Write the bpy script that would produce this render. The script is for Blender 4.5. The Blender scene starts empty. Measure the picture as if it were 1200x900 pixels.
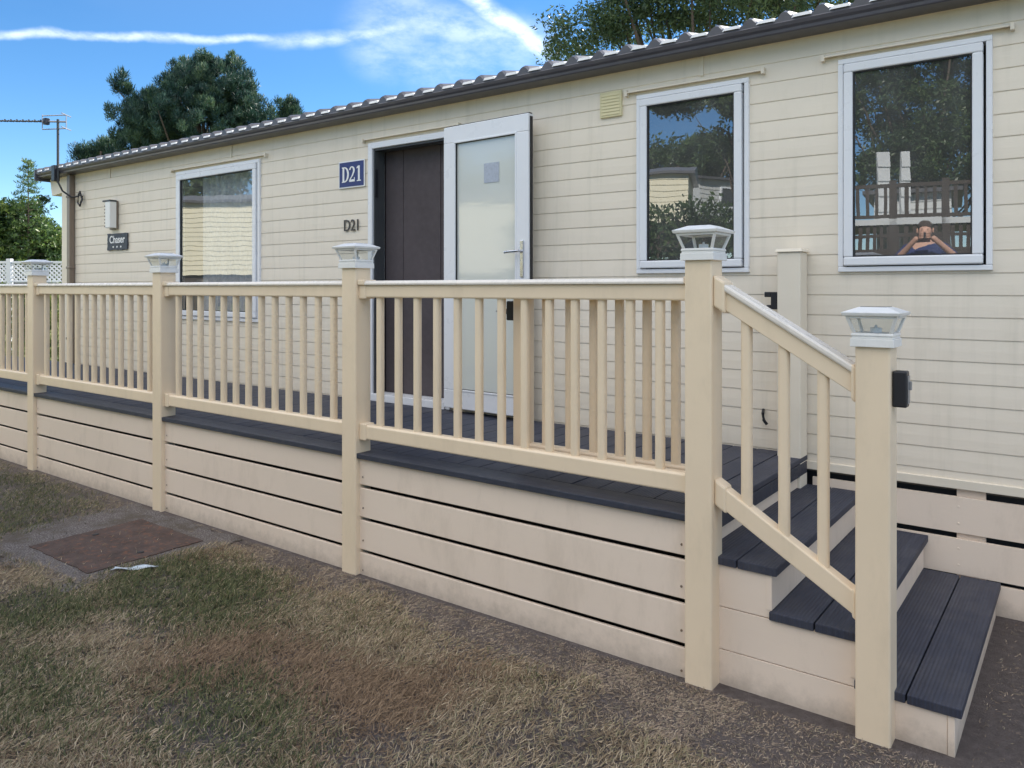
import bpy, bmesh, math, random
import numpy as np
from mathutils import Vector, Matrix
R = math.radians
S = bpy.context.scene
COL = S.collection
rng = np.random.default_rng(7)
random.seed(7)

# ------------------------------------------------------------------ camera frame
F, U0, V0, CZ = 910.0, 600.0, 338.0, 1.65
TH = math.atan(F / 1220.0)
c_, s_ = math.cos(TH), math.sin(TH)
W = 4.6            # plane of the caravan's front wall
PY = 3.04          # front faces of the decking posts
def at(u, D):
    L = (u - U0) / F * D
    return (L * c_ - D * s_, L * s_ + D * c_)
def hz(v, D):
    return CZ - (v - V0) / F * D
def mir(u, D):     # where a thing stands that is seen mirrored in the windows
    x, y = at(u, D)
    return (x, 2 * W - y)

# ------------------------------------------------------------------ materials
def nodes(name):
    m = bpy.data.materials.new(name)
    m.use_nodes = True
    nt = m.node_tree
    return m, nt, nt.nodes['Principled BSDF']
def ramp(nt, src, stops):
    r = nt.nodes.new('ShaderNodeValToRGB')
    el = r.color_ramp.elements
    while len(el) < len(stops):
        el.new(0.5)
    for e, (p, col) in zip(el, stops):
        e.position = p
        e.color = (*col, 1) if len(col) == 3 else col
    nt.links.new(src, r.inputs[0])
    return r
def coords(nt, scale=(1, 1, 1), kind='Object'):
    tc = nt.nodes.new('ShaderNodeTexCoord')
    mp = nt.nodes.new('ShaderNodeMapping')
    mp.inputs['Scale'].default_value = scale
    nt.links.new(tc.outputs[kind], mp.inputs[0])
    return mp.outputs[0]
def worldpos(nt, scale=(1, 1, 1)):
    g = nt.nodes.new('ShaderNodeNewGeometry')
    mp = nt.nodes.new('ShaderNodeMapping')
    mp.inputs['Scale'].default_value = scale
    nt.links.new(g.outputs['Position'], mp.inputs[0])
    return mp.outputs[0]
def noise(nt, vec, scale, detail=5, rough=0.6):
    n = nt.nodes.new('ShaderNodeTexNoise')
    n.inputs['Scale'].default_value = scale
    n.inputs['Detail'].default_value = detail
    n.inputs['Roughness'].default_value = rough
    nt.links.new(vec, n.inputs['Vector'])
    return n.outputs['Fac']
def bump(nt, b, h, strength=0.2, dist=0.01):
    bp = nt.nodes.new('ShaderNodeBump')
    bp.inputs['Strength'].default_value = strength
    bp.inputs['Distance'].default_value = dist
    nt.links.new(h, bp.inputs['Height'])
    nt.links.new(bp.outputs[0], b.inputs['Normal'])
def mixc(nt, fac, a, b):
    mx = nt.nodes.new('ShaderNodeMix')
    mx.data_type = 'RGBA'
    nt.links.new(fac, mx.inputs['Factor'])
    for sock, v in ((mx.inputs['A'], a), (mx.inputs['B'], b)):
        if isinstance(v, tuple):
            sock.default_value = (*v, 1)
        else:
            nt.links.new(v, sock)
    return mx.outputs['Result']
def mat(name, col, rough=0.5, var=0.12, scale=3.0, stretch=(1, 1, 1), bmp=0.0, bscale=60.0, metal=0.0, dirt=None, dirt_amt=0.5, spec=None, splash=False, streak=False):
    m, nt, b = nodes(name)
    wp = worldpos(nt, stretch)
    n = noise(nt, wp, scale)
    lo = tuple(x * (1 - var) for x in col)
    hi = tuple(min(1, x * (1 + var)) for x in col)
    out = ramp(nt, n, [(0.3, lo), (0.7, hi)]).outputs[0]
    if dirt:
        n2 = noise(nt, worldpos(nt, (1, 1, 0.35)), scale * 3.1, 9, 0.72)
        f = ramp(nt, n2, [(0.52, (0, 0, 0)), (0.80, (dirt_amt,) * 3)]).outputs[0]
        out = mixc(nt, f, out, dirt)
    if streak:      # faint rain streaks down the boards
        n3 = noise(nt, worldpos(nt, (9, 1, 0.5)), 1.6, 6, 0.6)
        f = ramp(nt, n3, [(0.55, (0, 0, 0)), (0.78, (0.30,) * 3)]).outputs[0]
        out = mixc(nt, f, out, (0.50, 0.46, 0.36))
    if splash:      # mud thrown up from the soil by rain
        sp = nt.nodes.new('ShaderNodeSeparateXYZ'); nt.links.new(worldpos(nt), sp.inputs[0])
        n4 = noise(nt, worldpos(nt), 14, 8, 0.7)
        m1 = nt.nodes.new('ShaderNodeMath'); m1.operation = 'MULTIPLY_ADD'; m1.inputs[1].default_value = 0.22; 
        nt.links.new(n4, m1.inputs[0]); nt.links.new(sp.outputs[2], m1.inputs[2])
        f = ramp(nt, m1.outputs[0], [(0.07, (0.55,) * 3), (0.20, (0, 0, 0))]).outputs[0]
        out = mixc(nt, f, out, (0.26, 0.21, 0.16))
    nt.links.new(out, b.inputs['Base Color'])
    rr = ramp(nt, noise(nt, wp, scale * 6), [(0.3, (rough * 0.85,) * 3), (0.7, (min(1, rough * 1.15),) * 3)])
    nt.links.new(rr.outputs[0], b.inputs['Roughness'])
    b.inputs['Metallic'].default_value = metal
    if spec is not None:
        b.inputs['Specular IOR Level'].default_value = spec
    if bmp:
        bump(nt, b, noise(nt, wp, bscale, 6), bmp, 0.004)
    return m

M = {}
M['cream_pvc'] = mat('cream_pvc', (0.86, 0.70, 0.505), 0.38, 0.035, 2.0, bmp=0.05, bscale=25, dirt=(0.50, 0.41, 0.28), dirt_amt=0.28)
M['cream_skirt'] = mat('cream_skirt', (0.85, 0.71, 0.58), 0.45, 0.04, 1.5, stretch=(0.4, 1, 1), bmp=0.12, bscale=40, dirt=(0.42, 0.34, 0.25), dirt_amt=0.35, splash=True)
M['cladding'] = mat('cladding', (0.82, 0.735, 0.61), 0.5, 0.04, 1.2, stretch=(0.25, 1, 1.5), bmp=0.22, bscale=60, dirt=(0.55, 0.49, 0.36), dirt_amt=0.3, streak=True)
M['cap_rail'] = mat('cap_rail', (0.82, 0.76, 0.68), 0.28, 0.04, 3, bmp=0.1, bscale=40, dirt=(0.5, 0.47, 0.42), dirt_amt=0.5)
M['trim_cream'] = mat('trim_cream', (0.80, 0.72, 0.59), 0.5, 0.05)
M['vent_cream'] = mat('vent_cream', (0.70, 0.63, 0.38), 0.5, 0.05)
M['white_pvc'] = mat('white_pvc', (0.80, 0.81, 0.84), 0.3, 0.02, 2, dirt=(0.62, 0.62, 0.60), dirt_amt=0.10)
M['white_cap'] = mat('white_cap', (0.84, 0.83, 0.80), 0.35, 0.03, 6, dirt=(0.5, 0.5, 0.46), dirt_amt=0.3)
M['rubber'] = mat('rubber', (0.02, 0.02, 0.022), 0.6)
M['black_plastic'] = mat('black_plastic', (0.018, 0.018, 0.024), 0.4)
M['fascia'] = mat('fascia', (0.095, 0.092, 0.112), 0.35, 0.08, 2, dirt=(0.2, 0.19, 0.17), dirt_amt=0.4)
M['roof_tile'] = mat('roof_tile', (0.10, 0.095, 0.10), 0.32, 0.2, 6, bmp=0.1)
M['roof_glint'] = mat('roof_glint', (0.78, 0.78, 0.78), 0.25, 0.06, 6)
M['brown_pipe'] = mat('brown_pipe', (0.22, 0.17, 0.13), 0.4, 0.1)
M['galv'] = mat('galv', (0.35, 0.35, 0.37), 0.4, 0.15, 12, metal=0.7)
M['chrome'] = mat('chrome', (0.6, 0.6, 0.62), 0.25, 0.05, metal=1.0)
M['dark_frame'] = mat('dark_frame', (0.06, 0.065, 0.07), 0.4)
M['screen'] = mat('screen', (0.085, 0.07, 0.075), 0.85, 0.1, 3, bmp=0.2, bscale=300)
M['interior'] = mat('interior', (0.13, 0.11, 0.095), 0.8)
M['blue_sign'] = mat('blue_sign', (0.014, 0.032, 0.16), 0.35, 0.15, 14)
M['sign_white'] = mat('sign_white', (0.85, 0.85, 0.85), 0.4, 0.03)
M['letter_dark'] = mat('letter_dark', (0.045, 0.04, 0.04), 0.4)
M['slate'] = mat('slate', (0.045, 0.055, 0.075), 0.55, 0.3, 25, bmp=0.6, bscale=50)
M['dark_wood'] = mat('dark_wood', (0.05, 0.035, 0.025), 0.7, 0.3, 6, stretch=(1, 1, 6))
M['concrete_smooth'] = mat('concrete', (0.20, 0.175, 0.17), 0.95, 0.35, 9, bmp=0.9, bscale=90, dirt=(0.10, 0.09, 0.06), dirt_amt=0.7)
M['rust'] = mat('rust', (0.075, 0.05, 0.042), 0.95, 0.35, 7, bmp=0.7, bscale=70, dirt=(0.30, 0.11, 0.045), dirt_amt=0.85)
m, nt, b = nodes('gritty_concrete')
nn_ = noise(nt, worldpos(nt), 95, 4, 0.8)
g1 = ramp(nt, nn_, [(0.36, (0.06, 0.05, 0.048)), (0.5, (0.19, 0.165, 0.155)), (0.64, (0.42, 0.38, 0.36))]).outputs[0]
n5 = noise(nt, worldpos(nt), 5, 8, 0.7)
f5 = ramp(nt, n5, [(0.45, (0, 0, 0)), (0.62, (0.85,) * 3)]).outputs[0]
nt.links.new(mixc(nt, f5, g1, (0.12, 0.095, 0.07)), b.inputs['Base Color'])
b.inputs['Roughness'].default_value = 0.95
bump(nt, b, nn_, 1.0, 0.02)
M['concrete'] = m
M['litter'] = mat('litter', (0.55, 0.62, 0.68), 0.6, 0.2, 40, bmp=0.4)
M['skin'] = mat('skin', (0.62, 0.36, 0.26), 0.55)
M['navy'] = mat('navy', (0.02, 0.035, 0.13), 0.85)
M['hair'] = mat('hair', (0.06, 0.04, 0.03), 0.8)
M['jeans'] = mat('jeans', (0.03, 0.04, 0.09), 0.9)
M['red_earth'] = mat('red_earth', (0.22, 0.12, 0.08), 0.95, 0.3, 4)

# deck boards: dark slate composite with fine ribs and long grain
def deck_mat():
    m, nt, b = nodes('deck_composite')
    wp = worldpos(nt, (6, 0.6, 1))
    n = noise(nt, wp, 6, 8, 0.7)
    out = ramp(nt, n, [(0.25, (0.018, 0.022, 0.040)), (0.75, (0.042, 0.049, 0.078))]).outputs[0]
    n2 = noise(nt, worldpos(nt), 3.0, 8, 0.7)
    f = ramp(nt, n2, [(0.45, (0, 0, 0)), (0.78, (0.40, 0.40, 0.40))]).outputs[0]
    out = mixc(nt, f, out, (0.13, 0.125, 0.13))
    nt.links.new(out, b.inputs['Base Color'])
    b.inputs['Roughness'].default_value = 0.6
    wv = nt.nodes.new('ShaderNodeTexWave'); wv.bands_direction = 'X'; wv.inputs['Scale'].default_value = 22; wv.inputs['Distortion'].default_value = 0.3
    nt.links.new(worldpos(nt), wv.inputs['Vector'])
    hh = nt.nodes.new('ShaderNodeMath'); hh.operation = 'ADD'; nt.links.new(n, hh.inputs[0]); nt.links.new(wv.outputs['Fac'], hh.inputs[1])
    bump(nt, b, hh.outputs[0], 0.6, 0.003)
    return m
M['deck'] = deck_mat()
M['deck_edge'] = mat('deck_edge', (0.034, 0.039, 0.058), 0.55, 0.25, 5, stretch=(0.3, 4, 4), bmp=0.4, bscale=50, dirt=(0.12, 0.115, 0.12), dirt_amt=0.45)

# window glass: mirror-like outside, clear within
def glass(name, ior=2.0, tint=(0.75, 0.8, 0.8), wob=0.0, film=0.0):
    m = bpy.data.materials.new(name)
    m.use_nodes = True
    nt = m.node_tree
    for n in list(nt.nodes):
        if n.type != 'OUTPUT_MATERIAL':
            nt.nodes.remove(n)
    out = [n for n in nt.nodes][0]
    # Schlick reflectance from the facing angle, the same from both sides of the sheet
    r0 = ((ior - 1) / (ior + 1)) ** 2
    lw = nt.nodes.new('ShaderNodeLayerWeight'); lw.inputs['Blend'].default_value = 0.5
    pw = nt.nodes.new('ShaderNodeMath'); pw.operation = 'POWER'; pw.inputs[1].default_value = 5
    nt.links.new(lw.outputs['Facing'], pw.inputs[0])
    fr = nt.nodes.new('ShaderNodeMath'); fr.operation = 'MULTIPLY_ADD'; fr.inputs[1].default_value = 1 - r0; fr.inputs[2].default_value = r0
    nt.links.new(pw.outputs[0], fr.inputs[0])
    gl = nt.nodes.new('ShaderNodeBsdfGlossy')
    gl.inputs['Roughness'].default_value = 0.0
    gl.inputs['Color'].default_value = (0.95, 0.97, 1, 1)
    tr = nt.nodes.new('ShaderNodeBsdfTransparent')
    tr.inputs['Color'].default_value = (*tint, 1)
    if wob:
        h = noise(nt, worldpos(nt), 3.0, 1)
        bp = nt.nodes.new('ShaderNodeBump')
        bp.inputs['Strength'].default_value = wob
        bp.inputs['Distance'].default_value = 0.01
        nt.links.new(h, bp.inputs['Height'])
        nt.links.new(bp.outputs[0], gl.inputs['Normal'])
    mx = nt.nodes.new('ShaderNodeMixShader')
    nt.links.new(fr.outputs[0], mx.inputs[0])
    nt.links.new(tr.outputs[0], mx.inputs[1])
    nt.links.new(gl.outputs[0], mx.inputs[2])
    if film:
        df = nt.nodes.new('ShaderNodeBsdfDiffuse')
        df.inputs['Color'].default_value = (0.55, 0.56, 0.55, 1)
        m2 = nt.nodes.new('ShaderNodeMixShader')
        ff = ramp(nt, noise(nt, worldpos(nt, (1, 1, 0.5)), 5, 6), [(0.3, (film * 0.6,) * 3), (0.7, (film * 1.4,) * 3)])
        nt.links.new(ff.outputs[0], m2.inputs[0])
        nt.links.new(mx.outputs[0], m2.inputs[1]); nt.links.new(df.outputs[0], m2.inputs[2])
        mx = m2
    nt.links.new(mx.outputs[0], out.inputs[0])
    return m
M['glass'] = glass('window_glass', 2.9, (0.8, 0.84, 0.84), 0.05, 0.10)
m, nt, b = nodes('obscured_glass')
b.inputs['Base Color'].default_value = (0.66, 0.68, 0.64, 1)
b.inputs['Roughness'].default_value = 0.07
b.inputs['IOR'].default_value = 1.75
bump(nt, b, noise(nt, worldpos(nt, (1, 1, 2.5)), 5, 2), 0.06, 0.01)
M['door_glass'] = m
M['lamp_glass'] = glass('lamp_glass', 1.5, (0.88, 0.9, 0.9))
m, nt, b = nodes('solar_panel')
b.inputs['Base Color'].default_value = (0.02, 0.03, 0.08, 1)
b.inputs['Roughness'].default_value = 0.12
b.inputs['Coat Weight'].default_value = 1.0
M['solar'] = m
m, nt, b = nodes('curtain_cloth')
n = noise(nt, worldpos(nt), 30)
nt.links.new(ramp(nt, n, [(0.3, (0.42, 0.44, 0.50)), (0.7, (0.66, 0.67, 0.70))]).outputs[0], b.inputs['Base Color'])
b.inputs['Roughness'].default_value = 0.9
M['curtain'] = m
M['dark_curtain'] = mat('dark_curtain', (0.10, 0.11, 0.15), 0.9, 0.5, 30)

def leaf_mat(name, a, b2, c3, rough=0.5, trans=0.25):
    m, nt, b = nodes(name)
    at_ = nt.nodes.new('ShaderNodeAttribute')
    at_.attribute_name = 'rnd'
    r = ramp(nt, at_.outputs['Fac'], [(0.0, a), (0.55, b2), (1.0, c3)])
    nt.links.new(r.outputs[0], b.inputs['Base Color'])
    b.inputs['Roughness'].default_value = rough
    out = [n for n in nt.nodes if n.type == 'OUTPUT_MATERIAL'][0]
    tl = nt.nodes.new('ShaderNodeBsdfTranslucent')
    nt.links.new(r.outputs[0], tl.inputs['Color'])
    mx = nt.nodes.new('ShaderNodeMixShader')
    mx.inputs[0].default_value = trans
    nt.links.new(b.outputs[0], mx.inputs[1])
    nt.links.new(tl.outputs[0], mx.inputs[2])
    nt.links.new(mx.outputs[0], out.inputs[0])
    return m
M['pine_leaf'] = leaf_mat('pine_needles', (0.012, 0.036, 0.036), (0.032, 0.085, 0.06), (0.14, 0.21, 0.095), 0.55, 0.25)
M['broad_leaf'] = leaf_mat('broad_leaves', (0.035, 0.07, 0.035), (0.085, 0.14, 0.06), (0.17, 0.23, 0.08), 0.4, 0.45)
M['shrub_leaf'] = leaf_mat('shrub_leaves', (0.03, 0.065, 0.03), (0.09, 0.16, 0.05), (0.25, 0.32, 0.06), 0.4, 0.45)
M['hedge_leaf'] = leaf_mat('hedge_leaves', (0.05, 0.08, 0.02), (0.12, 0.16, 0.035), (0.22, 0.26, 0.05), 0.5, 0.3)
M['bark'] = mat('bark', (0.10, 0.075, 0.055), 0.9, 0.3, 8, stretch=(1, 1, 0.3), bmp=0.8)

# grass blades: straw to green by a stored colour of each blade
m, nt, b = nodes('grass_blades')
at_ = nt.nodes.new('ShaderNodeAttribute')
at_.attribute_name = 'tint'
nt.links.new(at_.outputs['Color'], b.inputs['Base Color'])
b.inputs['Roughness'].default_value = 0.75
b.inputs['Specular IOR Level'].default_value = 0.2
M['grass'] = m

# ------------------------------------------------------------------ mesh helpers
def link(name, me, m=None, parent=None):
    o = bpy.data.objects.new(name, me)
    COL.objects.link(o)
    if m is not None and me is not None:
        me.materials.append(M[m] if isinstance(m, str) else m)
    if parent:
        o.parent = parent
    return o
class MB:
    def __init__(self):
        self.bm = bmesh.new()
    def box(self, x0, x1, y0, y1, z0, z1, mtx=None):
        vs = [self.bm.verts.new((x, y, z)) for x in (x0, x1) for y in (y0, y1) for z in (z0, z1)]
        if mtx:
            for v in vs: v.co = mtx @ v.co
        for f in ((0, 1, 3, 2), (4, 6, 7, 5), (0, 4, 5, 1), (2, 3, 7, 6), (0, 2, 6, 4), (1, 5, 7, 3)):
            self.bm.faces.new([vs[i] for i in f])
        return self
    def hexa(self, bot, top):       # two rings of 4 points
        b = [self.bm.verts.new(p) for p in bot]
        t = [self.bm.verts.new(p) for p in top]
        self.bm.faces.new(b[::-1]); self.bm.faces.new(t)
        for i in range(4):
            self.bm.faces.new((b[i], b[(i + 1) % 4], t[(i + 1) % 4], t[i]))
        return self
    def tube(self, pts, r, seg=8, r2=None):
        pts = [Vector(p) for p in pts]
        rings = []
        for i, p in enumerate(pts):
            d = (pts[min(i + 1, len(pts) - 1)] - pts[max(i - 1, 0)]).normalized()
            a = d.orthogonal().normalized() if abs(d.z) > 0.99 else d.cross(Vector((0, 0, 1))).normalized()
            b_ = d.cross(a)
            rr = r if r2 is None else r + (r2 - r) * i / (len(pts) - 1)
            rings.append([self.bm.verts.new(p + (a * math.cos(t) + b_ * math.sin(t)) * rr) for t in (k * 2 * math.pi / seg for k in range(seg))])
        for a, b_ in zip(rings, rings[1:]):
            for k in range(seg):
                self.bm.faces.new((a[k], a[(k + 1) % seg], b_[(k + 1) % seg], b_[k]))
        self.bm.faces.new(rings[0][::-1]); self.bm.faces.new(rings[-1])
        return self
    def prism(self, poly, axis, a, b_):   # 2-D outline extruded along axis
        def P(p, t):
            return {'x': (t, p[0], p[1]), 'y': (p[0], t, p[1]), 'z': (p[0], p[1], t)}[axis]
        A = [self.bm.verts.new(P(p, a)) for p in poly]
        B = [self.bm.verts.new(P(p, b_)) for p in poly]
        self.bm.faces.new(A); self.bm.faces.new(B[::-1])
        n = len(poly)
        for i in range(n):
            self.bm.faces.new((A[i], B[i], B[(i + 1) % n], A[(i + 1) % n]))
        return self
    def build(self, name, m, parent=None, bevel=0.0, smooth=False, mtx=None):
        bmesh.ops.recalc_face_normals(self.bm, faces=self.bm.faces)
        me = bpy.data.meshes.new(name)
        if mtx: bmesh.ops.transform(self.bm, matrix=mtx, verts=self.bm.verts)
        self.bm.to_mesh(me); self.bm.free()
        if smooth:
            for p in me.polygons: p.use_smooth = True
        o = link(name, me, m, parent)
        if bevel:
            md = o.modifiers.new('bevel', 'BEVEL'); md.width = bevel; md.segments = 2; md.limit_method = 'ANGLE'
        return o
def tag(o, label=None, cat=None, group=None, kind=None):
    if label: o['label'] = label
    if cat: o['category'] = cat
    if group: o['group'] = group
    if kind: o['kind'] = kind
    return o
def empty(name, loc=(0, 0, 0), rz=0, **k):
    o = bpy.data.objects.new(name, None)
    COL.objects.link(o)
    o.location = loc; o.rotation_euler = (0, 0, rz); o.empty_display_size = 0.2
    return tag(o, **k)
def copy_tree(o, parent=None):
    n = o.copy(); COL.objects.link(n); n.parent = parent
    for ch in [q for q in COL.objects if q.parent == o]:
        copy_tree(ch, n)
    return n
def text_mesh(txt, size, depth=0.002, offset=0.0, xs=1.0):
    cu = bpy.data.curves.new('t', 'FONT')
    cu.body = txt; cu.size = size; cu.extrude = depth; cu.offset = offset
    cu.align_x = 'CENTER'; cu.align_y = 'CENTER'
    o = bpy.data.objects.new('t', cu); COL.objects.link(o)
    dg = bpy.context.evaluated_depsgraph_get(); dg.update()
    me = bpy.data.meshes.new_from_object(o.evaluated_get(dg))
    bpy.data.objects.remove(o); bpy.data.curves.remove(cu)
    me.transform(Matrix.Rotation(R(90), 4, 'X') @ Matrix.Diagonal((xs, 1, 1, 1)))
    me.materials.clear()
    return me
def mesh_np(name, verts, faces, nper, m, parent=None, attr=None, col=None, smooth=False):
    me = bpy.data.meshes.new(name)
    nv, nf = len(verts), len(faces)
    me.vertices.add(nv); me.vertices.foreach_set('co', verts.astype(np.float32).ravel())
    me.loops.add(nf * nper); me.loops.foreach_set('vertex_index', faces.astype(np.int32).ravel())
    me.polygons.add(nf)
    me.polygons.foreach_set('loop_start', np.arange(0, nf * nper, nper, dtype=np.int32))
    me.polygons.foreach_set('loop_total', np.full(nf, nper, dtype=np.int32))
    me.update(calc_edges=True)
    if attr is not None:
        a = me.attributes.new('rnd', 'FLOAT', 'POINT'); a.data.foreach_set('value', attr.astype(np.float32))
    if col is not None:
        a = me.attributes.new('tint', 'FLOAT_COLOR', 'POINT'); a.data.foreach_set('color', col.astype(np.float32).ravel())
    return link(name, me, m, parent)

# ------------------------------------------------------------------ ground
def gh(x, y):      # flat round the decking, a grassy bank behind the viewer
    t = np.clip((-y - 2.5) / 5.5, 0, 1)
    return 2.0 * t * t * (3 - 2 * t) + np.clip(-y - 8, 0, 60) * 0.03
gx = np.unique(np.concatenate([np.linspace(-300, -30, 12), np.linspace(-30, 20, 101), np.linspace(20, 300, 12)]))
gy = np.unique(np.concatenate([np.linspace(-300, -20, 12), np.linspace(-20, 14, 103), np.linspace(14, 300, 12)]))
GX, GY = np.meshgrid(gx, gy)
GZ = gh(GX, GY)
gv = np.stack([GX.ravel(), GY.ravel(), GZ.ravel()], 1)
nx, ny = len(gx), len(gy)
ii = (np.arange(ny - 1)[:, None] * nx + np.arange(nx - 1)[None]).ravel()
gf = np.stack([ii, ii + 1, ii + nx + 1, ii + nx], 1)
m, nt, b = nodes('ground_soil')
wp = worldpos(nt)
n1 = noise(nt, wp, 1.3, 6); n2 = noise(nt, wp, 22, 8, 0.75); n3 = noise(nt, wp, 140, 4, 0.7)
base = ramp(nt, n2, [(0.3, (0.15, 0.125, 0.118)), (0.55, (0.22, 0.188, 0.178)), (0.75, (0.29, 0.25, 0.24))]).outputs[0]
sep = nt.nodes.new('ShaderNodeSeparateXYZ'); nt.links.new(wp, sep.inputs[0])
# lawn colour away from the decking, seen from afar
far = nt.nodes.new('ShaderNodeMapRange'); far.inputs[1].default_value = -9.3; far.inputs[2].default_value = -10.5
nt.links.new(sep.outputs[0], far.inputs[0])
back = nt.nodes.new('ShaderNodeMapRange'); back.inputs[1].default_value = -0.2; back.inputs[2].default_value = -1.5
nt.links.new(sep.outputs[1], back.inputs[0])
mxm = nt.nodes.new('ShaderNodeMath'); mxm.operation = 'MAXIMUM'
nt.links.new(far.outputs[0], mxm.inputs[0]); nt.links.new(back.outputs[0], mxm.inputs[1])
lawn = ramp(nt, n1, [(0.35, (0.10, 0.125, 0.035)), (0.65, (0.21, 0.19, 0.08))]).outputs[0]
nt.links.new(mixc(nt, mxm.outputs[0], base, lawn), b.inputs['Base Color'])
b.inputs['Roughness'].default_value = 0.95
b.inputs['Specular IOR Level'].default_value = 0.15
ad = nt.nodes.new('ShaderNodeMath'); ad.operation = 'ADD'
nt.links.new(n2, ad.inputs[0]); nt.links.new(n3, ad.inputs[1])
bump(nt, b, ad.outputs[0], 1.0, 0.028)
M['soil'] = m
g = mesh_np('ground', gv, gf, 4, 'soil'); tag(g, kind='structure')

# concrete surround of the cover
def slab(name, x0, x1, y0, y1, z, m, wob, hole=None):
    bm = bmesh.new()
    N = 40
    ring = []
    for k in range(4 * N):
        t = (k % N) / N; e = k // N
        p = [(x0 + (x1 - x0) * t, y0), (x1, y0 + (y1 - y0) * t), (x1 - (x1 - x0) * t, y1), (x0, y1 - (y1 - y0) * t)][e]
        w = wob * (math.sin(k * 0.7) + math.sin(k * 0.31 + 2) + random.uniform(-1, 1)) / 2
        cx, cy = (x0 + x1) / 2, (y0 + y1) / 2
        d = Vector((p[0] - cx, p[1] - cy)).normalized()
        ring.append((p[0] + d.x * w, p[1] + d.y * w))
    top = [bm.verts.new((p[0], p[1], z)) for p in ring]
    bot = [bm.verts.new((p[0], p[1], -0.03)) for p in ring]
    bm.faces.new(top)
    for i in range(len(ring)):
        j = (i + 1) % len(ring); bm.faces.new((bot[i], bot[j], top[j], top[i]))
    bmesh.ops.recalc_face_normals(bm, faces=bm.faces)
    me = bpy.data.meshes.new(name); bm.to_mesh(me); bm.free()
    return link(name, me, m)
tag(slab('concrete_slab', -5.85, -4.45, 1.93, 3.02, 0.010, 'concrete', 0.035), kind='structure')
cov = slab('inspection_cover', -5.40, -4.62, 2.12, 2.84, 0.0155, 'rust', 0.007)
for (xx, yy) in ((-5.30, 2.48), (-4.72, 2.48)):
    mb_ = bmesh.new(); bmesh.ops.create_cone(mb_, cap_ends=True, segments=12, radius1=0.022, radius2=0.020, depth=0.004, matrix=Matrix.Translation((xx, yy, 0.018)))
    me = bpy.data.meshes.new('lifting_key'); mb_.to_mesh(me); mb_.free(); kk = link('lifting_key', me, 'rubber', cov)
tag(cov, 'rusty brown inspection cover set flush in gritty concrete beside the decking', 'inspection cover')

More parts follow.
